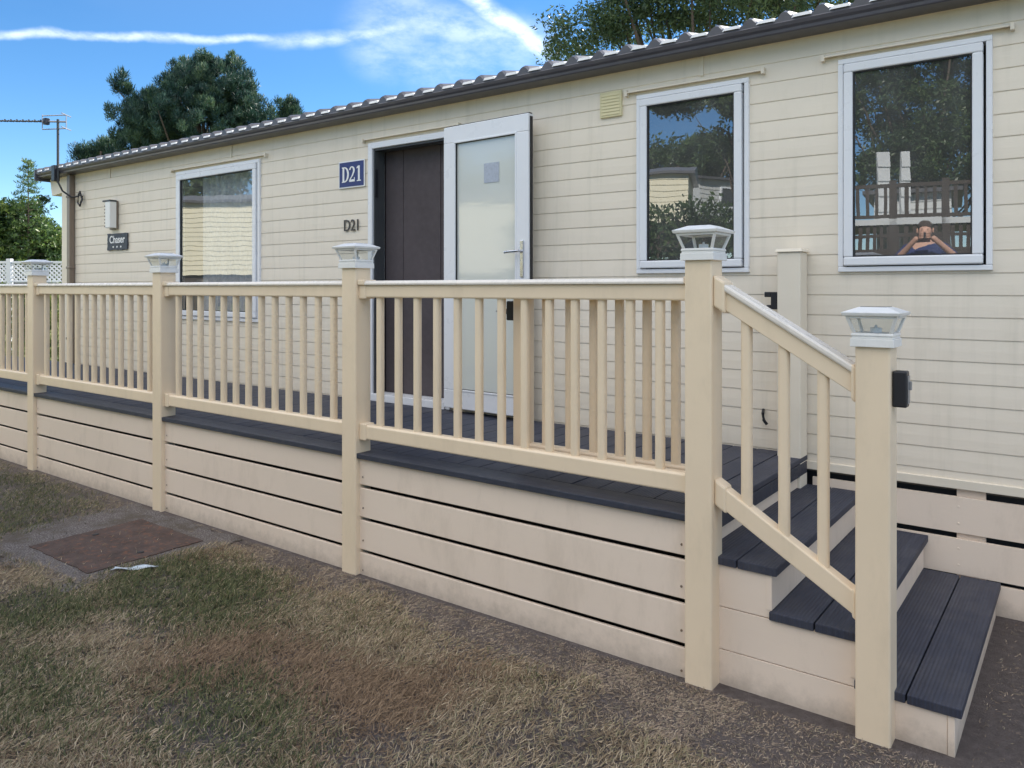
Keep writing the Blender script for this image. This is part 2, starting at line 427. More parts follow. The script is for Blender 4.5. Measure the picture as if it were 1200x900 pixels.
# ------------------------------------------------------------------ grass
SL = (-5.85, -4.45, 1.93, 3.02)
def vnoise(x, y, sc, seed):
    r = np.random.default_rng(seed); G = r.random((64, 64))
    fx, fy = x * sc + 100, y * sc + 100
    i, j = np.floor(fx).astype(int), np.floor(fy).astype(int)
    u, v = fx - i, fy - j
    u = u * u * (3 - 2 * u); v = v * v * (3 - 2 * v)
    g_ = lambda a, b_: G[a % 64, b_ % 64]
    return (g_(i, j) * (1 - u) + g_(i + 1, j) * u) * (1 - v) + (g_(i, j + 1) * (1 - u) + g_(i + 1, j + 1) * u) * v
def blob(x, y, cx, cy, rx, ry):
    return np.clip(1.4 - np.hypot((x - cx) / rx, (y - cy) / ry), 0, 1)
def build_grass(n, x0, x1, y0, y1):
    x = rng.uniform(x0, x1, n); y = rng.uniform(y0, y1, n)
    pn = 0.6 * vnoise(x, y, 1.7, 3) + 0.4 * vnoise(x, y, 6, 4)
    # bare strip along the decking, widening towards the steps
    strip = np.interp(x, [-9, -5.6, -4.2, -3.2, -2.2, -1.2, 0.5], [2.93, 2.90, 2.86, 2.80, 2.68, 2.60, 2.5]) + (pn - 0.5) * 0.35
    bare = np.clip((y - strip) / 0.3 + 0.5 + 0.6 * (rng.random(n) - 0.5), 0, 1)
    inslab = (x > SL[0] + 0.02) & (x < SL[1] - 0.02) & (y > SL[2] + 0.02) & (y < SL[3])
    edge = np.minimum.reduce([x - SL[0], SL[1] - x, y - SL[2]])
    patch = vnoise(x, y, 3.1, 11)
    keep_p = np.where(bare > 0.5, 0.42 + 0.4 * (patch > 0.5), np.clip(0.55 + 1.2 * (patch - 0.25), 0.35, 1))
    keep_p = np.where(inslab, np.where(edge < 0.05 + 0.13 * patch, 0.5, 0.02), keep_p)
    keep = rng.random(n) < keep_p
    x, y, pn, bare, patch = x[keep], y[keep], pn[keep], bare[keep], patch[keep]
    n = len(x)
    green = np.maximum.reduce([blob(x, y, -7.2, 2.25, 1.7, 0.75), blob(x, y, -3.95, 2.35, 0.62, 0.42), 0.8 * blob(x, y, -4.3, 1.75, 0.35, 0.3),
                               0.55 * blob(x, y, -2.6, 1.7, 0.5, 0.3), 0.5 * blob(x, y, -3.5, 1.35, 0.7, 0.25)])
    green = np.clip(green * 1.15 + (pn - 0.5) * 0.45 - 0.02, 0, 0.8) * (1 - bare)
    isg = rng.random(n) < green
    brown = np.clip(0.8 * blob(x, y, -2.9, 2.1, 0.9, 0.35) + (vnoise(x, y, 2.3, 5) - 0.55) * 1.6, 0, 1)
    straw = np.array([[0.36, 0.275, 0.175], [0.27, 0.20, 0.125], [0.46, 0.37, 0.25], [0.20, 0.145, 0.09], [0.24, 0.215, 0.12]])[rng.integers(0, 5, n)]
    br = np.array([[0.24, 0.16, 0.10], [0.30, 0.21, 0.13], [0.17, 0.115, 0.07]])[rng.integers(0, 3, n)]
    gr = np.array([[0.075, 0.09, 0.04], [0.115, 0.125, 0.05], [0.06, 0.075, 0.035], [0.16, 0.155, 0.075]])[rng.integers(0, 4, n)]
    col = np.where((rng.random(n) < brown)[:, None], br, straw)
    col = np.where(isg[:, None], gr, col)
    col = np.where(bare[:, None] > 0.5, straw * 0.6 + np.array([0.10, 0.08, 0.075]), col)
    col = col * rng.uniform(0.75, 1.25, (n, 1))
    ln = np.where(isg, rng.uniform(0.018, 0.048, n), rng.uniform(0.018, 0.060, n)) * (1 - 0.5 * bare) * 0.8
    wd = rng.uniform(0.0007, 0.0017, n) * np.where(isg, 1.25, 1)
    tuft = vnoise(x, y, 14, 21); ln = ln * (0.6 + 0.9 * tuft)
    az = np.where(rng.random(n) < 0.45, rng.normal(0, 0.6, n), rng.uniform(0, 2 * np.pi, n)) + vnoise(x, y, 11, 22) * 4.0
    el = np.where(isg, rng.uniform(R(10), R(70), n), rng.uniform(R(2), R(38), n))
    el = np.where(bare > 0.5, el * 0.4, el)
    bend = rng.uniform(-0.5, 0.3, n); tw = rng.uniform(-0.6, 0.6, n)
    z0 = gh(x, y) + np.where(bare > 0.5, 0.001, rng.uniform(0, 0.012, n))
    P0 = np.stack([x, y, z0], 1)
    def dirv(a, e): return np.stack([np.cos(a) * np.cos(e), np.sin(a) * np.cos(e), np.sin(e)], 1)
    P1 = P0 + dirv(az, el) * (ln * 0.55)[:, None]
    P2 = P1 + dirv(az + tw, np.clip(el + bend, -0.3, 1.4)) * (ln * 0.45)[:, None]
    P2[:, 2] = np.maximum(P2[:, 2], z0 + 0.001)
    sd = np.stack([-np.sin(az), np.cos(az), np.zeros(n)], 1) * wd[:, None]
    up = np.array([0, 0, 1]) * (wd * 0.7)[:, None]
    V = np.stack([P0 - sd, P0 + sd + up, P1 - sd * 0.8, P1 + sd * 0.8 + up, P2], 1).reshape(-1, 3)
    i = np.arange(n)[:, None] * 5
    Fc = np.concatenate([i + [0, 1, 3], i + [0, 3, 2], i + [2, 3, 4]], 0)
    C4 = np.concatenate([col, np.ones((n, 1))], 1)
    return V, Fc, np.repeat(C4, 5, 0)
V1, F1, C1 = build_grass(360000, -5.2, -0.2, 0.75, 3.03)
V2, F2, C2 = build_grass(100000, -10.5, -5.2, 0.75, 3.03)
V3, F3, C3 = build_grass(9000, -0.34, 0.9, 2.0, 4.55)
V4, F4, C4 = build_grass(16000, -4.5, 0.6, 0.0, 0.75)
vs, fs, cs, off = [], [], [], 0
for v, f, cc in ((V1, F1, C1), (V2, F2, C2), (V3, F3, C3), (V4, F4, C4)):
    vs.append(v); fs.append(f + off); cs.append(cc); off += len(v)
gro = mesh_np('grass', np.concatenate(vs), np.concatenate(fs), 3, 'grass', col=np.concatenate(cs))
tag(gro, 'short dry straw and green grass in front of the decking', 'grass', kind='stuff')
# a curled scrap and fallen leaves lying in the grass
sc = bmesh.new()
rows = [[sc.verts.new((-4.55 + 0.16 * i / 6 + 0.015 * math.sin(j * 2), 2.33 + 0.07 * j / 4 + 0.16 * i / 6, 0.022 + 0.008 * math.sin(i * 1.3 + j))) for j in range(5)] for i in range(7)]
for i in range(6):
    for j in range(4):
        sc.faces.new((rows[i][j], rows[i + 1][j], rows[i + 1][j + 1], rows[i][j + 1]))
me = bpy.data.meshes.new('plastic_scrap'); sc.to_mesh(me); sc.free()
o = link('plastic_scrap', me, 'litter'); md = o.modifiers.new('thick', 'SOLIDIFY'); md.thickness = 0.002
o.location = (0.0, -0.12, 0)
tag(o, 'pale blue-white scrap of plastic lying at the edge of the concrete surround', 'litter')

# ------------------------------------------------------------------ caravan
XL, XR, YB = -10.68, 2.3, 8.3
ZS = 0.66          # bottom of the cladding
cv = empty('static_caravan', (-4.2, 6.4, 0), label='long cream clad static caravan with dark tiled roof edge behind the decking', cat='caravan')
INV = Matrix.Translation((4.2, -6.4, 0))
def cpart(mb, name, m, parent=None, **k):
    # geometry is written in world metres; parts hang from the caravan's empty
    return mb.build(name, m, parent or cv, mtx=INV, **k)
GATE_X = [-2.190, -2.052, -1.915, -1.775, -1.632, -1.490]
WIN = dict(a=(-7.967, -6.47, 1.32, 2.91), b=(-2.395, -1.645, 1.747, 2.915), c=(-1.137, -0.398, 1.742, 2.928))
DOOR = (-4.943, -4.020, 0.70, 2.885)
PIT, PH = 0.114, 2.07
def profile_rows(z0, z1):
    # (y offset, z) pairs of the shiplap face: lower lip stands proud, a narrow shadow groove under it
    pts = []
    k0 = math.floor((z0 - PH) / PIT) - 1
    k1 = math.ceil((z1 - PH) / PIT) + 1
    for k in range(k0, k1):
        zb = PH + k * PIT
        pts += [(-0.0015, zb - 0.0018), (-0.001, zb - 0.0016), (-0.0055, zb + 0.0005), (-0.0065, zb + 0.004), (-0.0055, zb + 0.055), (-0.0025, zb + PIT - 0.004)]
    pts = [(y, z) for y, z in pts]
    out = []
    for (ya, za), (yb, zb) in zip(pts, pts[1:]):
        lo, hi = max(za, z0), min(zb, z1)
        if hi <= lo: continue
        f = lambda z: ya + (yb - ya) * ((z - za) / (zb - za) if zb > za else 0)
        if not out or abs(out[-1][1] - lo) > 1e-6: out.append((f(lo), lo))
        out.append((f(hi), hi))
    return out
def clad(mb, x0, x1, z0, z1, yp=W, cuts=1):
    rows = profile_rows(z0, z1)
    n = max(1, int((x1 - x0) / 0.6))
    xs = [x0 + (x1 - x0) * i / n for i in range(n + 1)]
    g = [[mb.bm.verts.new((x, yp + y, z)) for x in xs] for y, z in rows]
    for a, b_ in zip(g, g[1:]):
        for i in range(n):
            mb.bm.faces.new((a[i], a[i + 1], b_[i + 1], b_[i]))
mb = MB()
ops = sorted([WIN['a'], DOOR, WIN['b'], WIN['c']])
xp = XL
ZT = 3.10
for (x0, x1, z0, z1) in ops:
    clad(mb, xp, x0, ZS, ZT)
    clad(mb, x0, x1, z1, ZT)
    if z0 > ZS + 0.05: clad(mb, x0, x1, ZS, z0)
    xp = x1
clad(mb, xp, XR, ZS, ZT)
cpart(mb, 'front_wall', 'cladding')
# reveals, end walls, back wall, floor and lining
mb = MB()
mb.box(XL, XL + 0.05, W + 0.01, YB, 0.3, ZT); mb.box(XR - 0.05, XR, W + 0.01, YB, 0.3, ZT); mb.box(XL, XR, YB - 0.05, YB + 0.01, 0.3, ZT)
cpart(mb, 'end_wall', 'trim_cream')
mb = MB()
mb.box(XL + 0.06, XR - 0.06, W + 0.02, YB - 0.06, 0.60, 0.66)
mb.box(XL + 0.06, XR - 0.06, W + 0.02, YB - 0.06, 3.02, 3.06)
mb.box(XL + 0.06, XR - 0.06, 7.0, 7.03, 0.661, 3.019)
for x in (-5.6, -3.0, 0.2):
    mb.box(x, x + 0.04, W + 0.03, 6.99, 0.662, 3.018)
cpart(mb, 'interior_lining', 'interior')
mb = MB()
q = (DOOR[1] - DOOR[0] - 0.07) / 4
for k in range(4): mb.box(DOOR[0] + 0.05 + k * q, DOOR[0] + 0.047 + (k + 1) * q, W + 0.13 + 0.004 * (k % 2), W + 0.15, 0.72, 2.84)
mb.box(DOOR[0] + 0.05, DOOR[1] - 0.02, W + 0.148, W + 0.155, 0.721, 2.839)
cpart(mb, 'door_screen', 'screen')
# roof: dark tile-effect sheet with rolled crests, low gable
rf = bmesh.new()
eav, rid, zr = 4.43, 6.45, 0.40
X0, X1 = XL - 0.42, XR + 0.3
pitch = 0.20
NS = int((X1 - X0) / pitch) * 10
ys = [(eav - 0.010, 3.150), (eav - 0.0095, 3.172), (eav + 0.02, 3.188)]
for k in range(1, 8):
    y = eav + (rid - eav) * k / 7; ys.append((y, 3.188 + zr * k / 7))
ys += [(YB + 0.15, 3.19)]
def crest(t):
    t = t % 1.0
    return 0.036 * math.sin(math.pi * t / 0.42) ** 0.8 if 0 < t < 0.42 else 0.0
grid = []
for (y, z) in ys:
    grid.append([rf.verts.new((X0 + (X1 - X0) * i / NS, y, z + (crest(i / 10.0) if len(grid) else 0))) for i in range(NS + 1)])
for a, b_ in zip(grid, grid[1:]):
    for i in range(NS):
        rf.faces.new((a[i], a[i + 1], b_[i + 1], b_[i]))
mb = MB(); mb.bm.free(); mb.bm = rf
roof = cpart(mb, 'roof', 'roof_tile')
# added pale strips that paint sun glints in the pans between the crests
mb = MB()
prof = [(eav - 0.020, 3.164, 0), (eav - 0.015, 3.183, 1), (eav + 0.03, 3.195, 1)]
g_ = [[mb.bm.verts.new((X0 + (X1 - X0) * i / NS, y + (0.012 if (i % 10) in (0, 1, 2, 3, 4) else 0), z - (0.018 * k if (i % 10) in (0, 1, 2, 3, 4) else 0))) for i in range(NS + 1)] for (y, z, k) in prof]
for p, q in zip(g_, g_[1:]):
    for i in range(NS): mb.bm.faces.new((p[i], p[i + 1], q[i + 1], q[i]))
e = cpart(mb, 'eave_glint', 'roof_glint', roof)
tag(e, label='pale strips painted as sun glints between the dark tile crests')
# fascia and soffit
mb = MB()
mb.prism([(4.45, 3.098), (4.60, 3.098), (4.60, 3.150), (4.455, 3.150), (4.455, 3.168), (4.425, 3.168), (4.418, 3.150), (4.426, 3.132), (4.440, 3.120), (4.443, 3.104)], 'x', X0 + 0.03, X1 - 0.03)
cpart(mb, 'fascia', 'fascia')
mb = MB()
mb.box(X0, X0 + 0.03, 4.41, YB + 0.1, 3.06, 3.20)
cpart(mb, 'barge_board', 'fascia')
mb = MB()
mb.prism([(XL - 0.36, 3.09), (XL + 0.0, 3.09), (XL + 0.0, 2.89), (XL - 0.30, 2.87)], 'y', 4.58, 8.2)
cpart(mb, 'overhang_cheek', 'trim_cream')
# corner trim, downpipe
mb = MB(); mb.box(XL - 0.015, XL + 0.22, W - 0.022, W + 0.03, 0.62, 3.097)
cpart(mb, 'corner_trim', 'trim_cream', bevel=0.004)
mb = MB(); mb.box(XL + 0.245, XL + 0.325, W - 0.075, W - 0.012, 0.30, 3.09)
for z in (1.0, 1.9, 2.8): mb.box(XL + 0.235, XL + 0.335, W - 0.082, W - 0.008, z, z + 0.03)
cpart(mb, 'downpipe', 'brown_pipe', bevel=0.006)
# joint strips above the windows
for x in (-1.948, -6.96, -9.45):
    mb = MB(); mb.box(x - 0.012, x + 0.012, W - 0.016, W - 0.004, 2.975, 3.096)
    cpart(mb, 'joint_strip', 'trim_cream', bevel=0.002)
# bottom trim and the plinth boards under the cladding at the steps
mb = MB(); mb.box(XL, XR, W - 0.016, W + 0.02, ZS - 0.045, ZS + 0.002)
cpart(mb, 'base_trim', 'trim_cream', bevel=0.003)
for (z0, z1) in ((0.386, 0.572), (0.172, 0.356), (0.0, 0.152)):
    mb = MB(); mb.box(-1.28, XR, W - 0.004, W + 0.016, z0, z1)
    for x in (-0.55, 0.1):
        for z in (z0 + 0.05, z1 - 0.05):
            mb.tube([(x, W - 0.006, z), (x, W - 0.003, z)], 0.006, 8)
    cpart(mb, 'plinth_board', 'cream_skirt', bevel=0.003)
for x in (-0.56, 0.5, 1.6):
    mb = MB(); mb.box(x, x + 0.13, W + 0.018, W + 0.04, 0.0, 0.61)
    cpart(mb, 'plinth_batten', 'cream_skirt')
mb = MB(); mb.box(XL, XR, W + 0.06, W + 0.08, -0.01, 0.60)  # black sheet added in place of the shade under the caravan
cpart(mb, 'underfloor_shade_sheet', 'rubber')

def ring(mb, x0, x1, z0, z1, w, y0, y1):
    mb.box(x0, x1, y0, y1, z1 - w, z1); mb.box(x0, x1, y0, y1, z0, z0 + w)
    mb.box(x0, x0 + w, y0, y1, z0 + w, z1 - w); mb.box(x1 - w, x1, y0, y1, z0 + w, z1 - w)
def window(k, trim=0.028, sash=0.048):
    x0, x1, z0, z1 = WIN[k]
    mb = MB(); ring(mb, x0, x1, z0, z1, trim, W - 0.026, W + 0.06)
    fr = cpart(mb, 'window', 'white_pvc', bevel=0.004)
    a = (x0 + trim + 0.004, x1 - trim - 0.012, z0 + trim + 0.006, z1 - trim - 0.004)
    mb = MB(); ring(mb, a[0], a[1], a[2], a[3], sash, W - 0.040, W + 0.02)
    sh = cpart(mb, 'sash', 'white_pvc', fr, bevel=0.007)
    i = (a[0] + sash, a[1] - sash, a[2] + sash, a[3] - sash)
    mb = MB(); ring(mb, i[0] - 0.001, i[1] + 0.001, i[2] - 0.001, i[3] + 0.001, 0.008, W - 0.030, W + 0.01)
    cpart(mb, 'gasket', 'rubber', fr)
    mb = MB(); mb.box(i[0] + 0.004, i[1] - 0.004, W - 0.018, W - 0.017, i[2] + 0.004, i[3] - 0.004)
    # single sheet so that the glass reflects once
    bmesh.ops.delete(mb.bm, geom=[f for f in mb.bm.faces if abs(f.calc_center_median().y - (W - 0.018)) > 1e-4], context='FACES')
    cpart(mb, 'pane', 'glass', fr)
    return i
IA = window('a', 0.035, 0.055); IB = window('b'); IC = window('c')
# drip rails over windows and door
for (x0, x1, z, tilt) in ((-1.216, -0.313, 2.950, 0.010), (-2.466, -1.557, 2.938, 0.012), (-5.006, -3.928, 2.915, 0.012), (-8.05, -6.37, 2.932, 0.006)):
    mb = MB()
    n = 12
    for i in range(n):
        a0, a1 = i / n, (i + 1) / n
        xa, xb = x0 + (x1 - x0) * a0, x0 + (x1 - x0) * a1
        mb.hexa([(xa, W - 0.040, z), (xb, W - 0.040, z), (xb, W - 0.008, z + 0.004), (xa, W - 0.008, z + 0.004)],
                [(xa, W - 0.034, z + 0.010), (xb, W - 0.034, z + 0.010), (xb, W - 0.008, z + 0.015), (xa, W - 0.008, z + 0.015)])
    for x in (x0, x1):
        mb.box(x - 0.009, x + 0.009, W - 0.042, W - 0.006, z - 0.018, z + 0.018)
    cpart(mb, 'drip_rail', 'trim_cream')
# vent cover
mb = MB(); mb.box(-2.671, -2.507, W - 0.022, W - 0.005, 2.803, 2.972)
for k in range(7):
    z = 2.817 + k * 0.021; mb.hexa([(-2.657, W - 0.026, z), (-2.521, W - 0.026, z), (-2.521, W - 0.021, z), (-2.657, W - 0.021, z)],
                                   [(-2.657, W - 0.022, z + 0.016), (-2.521, W - 0.022, z + 0.016), (-2.521, W - 0.021, z + 0.016), (-2.657, W - 0.021, z + 0.016)])
cpart(mb, 'vent_cover', 'vent_cream', bevel=0.002)
# door frame with sill
x0, x1, z0, z1 = DOOR
mb = MB()
mb.box(x0, x0 + 0.05, W - 0.030, W + 0.12, z0, z1); mb.box(x1 - 0.045, x1, W - 0.030, W + 0.12, z0, z1)
mb.box(x0 + 0.05, x1 - 0.045, W - 0.030, W + 0.12, z1 - 0.05, z1)
df = cpart(mb, 'door_frame', 'white_pvc', bevel=0.004)
mb = MB(); mb.box(x0 + 0.05, x1 - 0.045, W - 0.045, W + 0.12, z0, z0 + 0.06)
cpart(mb, 'sill', 'white_pvc', df, bevel=0.004)
mb = MB(); mb.box(x0 + 0.05, x0 + 0.066, W - 0.010, W + 0.10, z0 + 0.06, z1 - 0.05); mb.box(x0 + 0.066, x1 - 0.06, W - 0.01, W + 0.10, z1 - 0.066, z1 - 0.05)
cpart(mb, 'seal', 'dark_frame', df)
mb = MB()
mb.box(x0 + 0.066, x0 + 0.074, W - 0.014, W + 0.02, 2.42, 2.66)
cpart(mb, 'lock_strip', 'black_plastic', df)
# the door leaf, swung right round against the wall
leaf = bpy.data.objects.new('door', None)
COL.objects.link(leaf); leaf.parent = cv
leaf.location = (-4.005 + 4.2, W - 0.055 - 6.4, 0); leaf.rotation_euler = (0, 0, R(-2.6))
LW, L0, L1 = 0.832, 0.735, 2.888
mb = MB()
mb.box(0, LW, -0.055, 0.0, L1 - 0.125, L1); mb.box(0, LW, -0.055, 0, L0, L0 + 0.14)
mb.box(0, 0.115, -0.055, 0, L0 + 0.14, L1 - 0.125); mb.box(LW - 0.115, LW, -0.055, 0, L0 + 0.14, L1 - 0.125)
mb.build('leaf_frame', 'white_pvc', leaf, bevel=0.005)
mb = MB(); ring(mb, 0.109, LW - 0.109, L0 + 0.134, L1 - 0.119, 0.014, -0.059, 0.004)
mb.build('glazing_bead', 'white_pvc', leaf, bevel=0.003)
mb = MB(); ring(mb, 0.121, LW - 0.121, L0 + 0.146, L1 - 0.131, 0.005, -0.050, -0.02)
mb.build('gasket', 'rubber', leaf)
mb = MB()
vv = [mb.bm.verts.new(p) for p in ((0.12, -0.035, L0 + 0.14), (LW - 0.12, -0.035, L0 + 0.14), (LW - 0.12, -0.035, L1 - 0.125), (0.12, -0.035, L1 - 0.125))]
mb.bm.faces.new(vv)
mb.build('pane', 'door_glass', leaf)
mb = MB(); mb.box(LW + 0.0005, LW + 0.006, -0.040, -0.012, L0 + 0.02, L1 - 0.02); mb.box(0.02, LW, -0.045, -0.012, L1 + 0.0005, L1 + 0.006)
mb.build('edge_seal', 'rubber', leaf)
mb = MB(); mb.box(LW - 0.070, LW - 0.040, -0.067, -0.0555, 1.73, 1.99)
mb.tube([(LW - 0.055, -0.06, 1.915), (LW - 0.055, -0.10, 1.915)], 0.010, 10)
mb.tube([(LW - 0.050, -0.105, 1.915), (LW - 0.14, -0.108, 1.912), (LW - 0.185, -0.100, 1.908)], 0.010, 10)
mb.build('handle', 'chrome', leaf, bevel=0.003)
mb = MB(); mb.box(0.40, 0.545, -0.0385, -0.0365, 2.43, 2.575)
mb.build('sticker', mat('sticker_paper', (0.42, 0.46, 0.54), 0.5, 0.12, 50), leaf)

# curtains inside the lounge window
def curtain(x0, x1, z0, z1, y, m, label):
    bm = bmesh.new()
    n = 70
    a = [[bm.verts.new((x0 + (x1 - x0) * i / n, y + 0.022 * math.sin(i * 0.95) + 0.008 * math.sin(i * 2.3), z)) for i in range(n + 1)] for z in (z0, (z0 + z1) / 2, z1)]
    for p, q in zip(a, a[1:]):
        for i in range(n): bm.faces.new((p[i], p[i + 1], q[i + 1], q[i]))
    me = bpy.data.meshes.new('curtain'); bm.to_mesh(me); bm.free()
    for p in me.polygons: p.use_smooth = True
    o = link('curtain', me, m); tag(o, label, 'curtain')
    return o
curtain(-7.62, -6.52, 1.36, 2.88, W + 0.085, 'curtain', 'pale grey pleated curtain drawn behind the lounge window of the caravan')

# wall fittings ------------------------------------------------------------
t = empty('house_sign', (-5.16, W - 0.012, 2.645), label='blue enamel sign with white serif D21 left of the open door', cat='sign')
mb = MB(); mb.box(-0.166, 0.166, -0.006, 0, -0.118, 0.118); mb.build('sign_border', 'sign_white', t, bevel=0.002)
mb = MB(); mb.box(-0.155, 0.155, -0.008, -0.0062, -0.107, 0.107); mb.build('sign_face', 'blue_sign', t)
# serif figures drawn by hand
def serif_D21():
    bm = bmesh.new()
    def strip(outer, inner):
        A = [bm.verts.new((x, 0, z)) for x, z in outer]; B = [bm.verts.new((x, 0, z)) for x, z in inner]
        for i in range(len(A) - 1): bm.faces.new((A[i], A[i + 1], B[i + 1], B[i]))
    def rect(x0, x1, z0, z1): bm.faces.new([bm.verts.new(p) for p in ((x0, 0, z0), (x1, 0, z0), (x1, 0, z1), (x0, 0, z1))])
    H = 0.134
    # D
    rect(-0.130, -0.096, 0.0, 0.009); rect(-0.130, -0.096, H - 0.009, H); rect(-0.122, -0.100, 0.009, H - 0.009)
    a = [R(90 - 180 * i / 18) for i in range(19)]
    strip([(-0.096 + 0.058 * math.cos(t), H / 2 + H / 2 * math.sin(t)) for t in a], [(-0.096 + 0.035 * math.cos(t), H / 2 + (H / 2 - 0.010) * math.sin(t)) for t in a])
    # 2
    a = [R(170 - 200 * i / 18) for i in range(19)]
    strip([(0.0 + 0.036 * math.cos(t), 0.098 + 0.036 * math.sin(t)) for t in a], [(-0.002 + 0.017 * math.cos(t), 0.098 + 0.026 * math.sin(t)) for t in a])
    strip([(0.0312, 0.080), (0.014, 0.052), (-0.012, 0.026), (-0.016, 0.020)], [(0.0127, 0.085), (-0.004, 0.052), (-0.026, 0.026), (-0.036, 0.006)])
    rect(-0.036, 0.034, 0.0, 0.020); rect(0.026, 0.034, 0.020, 0.036)
    # 1
    rect(0.076, 0.098, 0.009, H); rect(0.062, 0.112, 0.0, 0.009)
    bm.faces.new([bm.verts.new(p) for p in ((0.076, 0, H), (0.058, 0, H - 0.016), (0.058, 0, H - 0.024), (0.076, 0, H - 0.020))])
    me = bpy.data.meshes.new('lettering'); bm.to_mesh(me); bm.free()
    return me
o = link('lettering', serif_D21(), 'sign_white', t); o.location = (0.01, -0.010, -0.067)
md = o.modifiers.new('thick', 'SOLIDIFY'); md.thickness = 0.0015
me = text_mesh('D21', 0.142, 0.004, 0.0, 0.86)
o = link('pitch_number', me, 'letter_dark'); o.location = (-5.16, W - 0.016, 2.195)
tag(o, 'small dark sans serif characters D21 fixed to the cladding below the blue sign', 'house number')
# slate plaque
t = empty('name_plaque', (-9.245, W - 0.014, 2.205), label='small dark slate plaque with pale lettering under the wall lamp near the far corner', cat='plaque')
bm = bmesh.new()
pr = []
for k in range(40):
    a = k / 40 * 4; e_, f_ = int(a), a % 1
    p = [(-0.235 + 0.47 * f_, -0.10), (0.235, -0.10 + 0.2 * f_), (0.235 - 0.47 * f_, 0.10), (-0.235, 0.10 - 0.2 * f_)][e_]
    pr.append((p[0] + random.uniform(-0.008, 0.008), p[1] + random.uniform(-0.006, 0.006)))
mb = MB(); mb.prism(pr, 'y', -0.012, 0.0); mb.build('slate_plate', 'slate', t)
me = text_mesh('Chaser', 0.125, 0.001, 0.002, 1.0)
o = link('lettering', me, 'sign_white', t); o.location = (0, -0.0135, 0.022)
for k in range(3):
    mb = MB(); mb.prism([(-0.09 + k * 0.09 + 0.016 * math.cos(q * math.pi / 3), -0.062 + 0.012 * math.sin(q * math.pi / 3)) for q in range(6)], 'y', -0.0145, -0.0122)
    mb.build('motif', 'sign_white', t)
# louvred lamp
t = empty('wall_lamp', (-9.33, W - 0.012, 2.52), label='slim grey and white wall lamp box above the slate plaque', cat='lamp')
mb = MB(); mb.box(-0.085, 0.085, -0.02, 0, -0.17, 0.17); mb.build('back_plate', 'brown_pipe', t, bevel=0.003)
mb = MB(); mb.box(-0.03, 0.085, -0.10, -0.0205, -0.155, 0.155); mb.build('lamp_body', 'white_cap', t, bevel=0.006)
mb = MB(); mb.box(-0.085, 0.09, -0.105, -0.0205, 0.1555, 0.175); mb.build('lamp_hood', 'dark_frame', t, bevel=0.003)
mb = MB()
for k in range(7): mb.box(-0.082, -0.032, -0.085, -0.021, -0.14 + k * 0.04, -0.125 + k * 0.04)
mb.build('louvre', 'brown_pipe', t)
# aerial
t = empty('television_aerial', (-10.43, 4.42, 2.98), label='television aerial with long boom on a mast at the far roof corner', cat='aerial')
mb = MB(); mb.tube([(0, 0, 0.0), (0, 0, 0.80)], 0.016, 10); mb.build('mast', 'dark_frame', t)
mb = MB(); mb.box(-0.075, 0.01, -0.05, 0.02, 0.02, 0.22); mb.build('amplifier_box', 'black_plastic', t, bevel=0.006)
bd = Vector((-0.76, -0.65, 0.0)).normalized()
hd = Vector((0, 0, 0.77)) + bd * 0.03
mb = MB(); mb.tube([hd - bd * 0.12, hd + bd * 1.9], 0.010, 8)
for k in range(24):
    p = hd + bd * (0.18 + k * 0.072)
    mb.tube([p + Vector((0, 0, -0.0)) - bd.cross(Vector((0, 0, 1))) * 0.06, p + bd.cross(Vector((0, 0, 1))) * 0.06], 0.004, 6)
    mb.box(-0.008, 0.008, -0.008, 0.008, -0.012, 0.022, Matrix.Translation(p))
mb.build('boom', 'dark_frame', t)
mb = MB()
sdv = bd.cross(Vector((0, 0, 1)))
for sg in (-1, 1):
    q0, q1 = hd - bd * 0.13 + Vector((0, 0, sg * 0.085)), hd + bd * 0.16 + Vector((0, 0, sg * 0.085)) + Vector((0, 0, -0.015))
    mb.tube([q0, q1], 0.007, 6); 
    mb.tube([q0 + sdv * 0.12, q0 - sdv * 0.12], 0.006, 6)
for f_ in (-0.13, 0.16):
    mb.tube([hd + bd * f_ + Vector((0, 0, 0.085)), hd + bd * f_ + Vector((0, 0, -0.095))], 0.006, 6)
mb.tube([hd - bd * 0.13 + Vector((0, 0, 0.0)), hd + bd * 0.16], 0.012, 6)
mb.build('reflector', 'galv', t)
mb = MB(); mb.box(-0.03, 0.03, -0.03, 0.03, -0.04, 0.04, Matrix.Translation(hd + bd * 0.11)); mb.build('dipole_box', 'black_plastic', t, bevel=0.005)
cab = [(0.0, -0.02, 0.05), (0.03, 0.04, -0.10), (0.10, 0.12, -0.18), (0.22, 0.145, -0.17), (0.30, 0.13, -0.12), (0.34, 0.14, -0.22), (0.30, 0.13, -0.30), (0.22, 0.14, -0.25), (0.26, 0.13, -0.16), (0.33, 0.145, -0.18), (0.27, 0.15, -0.26)]
mb = MB(); mb.tube(cab, 0.011, 8); mb.build('cable', 'black_plastic', t, smooth=True)

# ------------------------------------------------------------------ decking
dk = empty('raised_decking', (-5.0, 3.8, 0), label='long raised deck with cream posts, railings, skirting and dark boards in front of the caravan', cat='decking')
DI = Matrix.Translation((5.0, -3.8, 0))
def dpart(mb, name, m, parent=None, **k):
    return mb.build(name, m, parent or dk, mtx=DI, **k)
PW = 0.12
DX0, DX1 = -12.2, -1.30
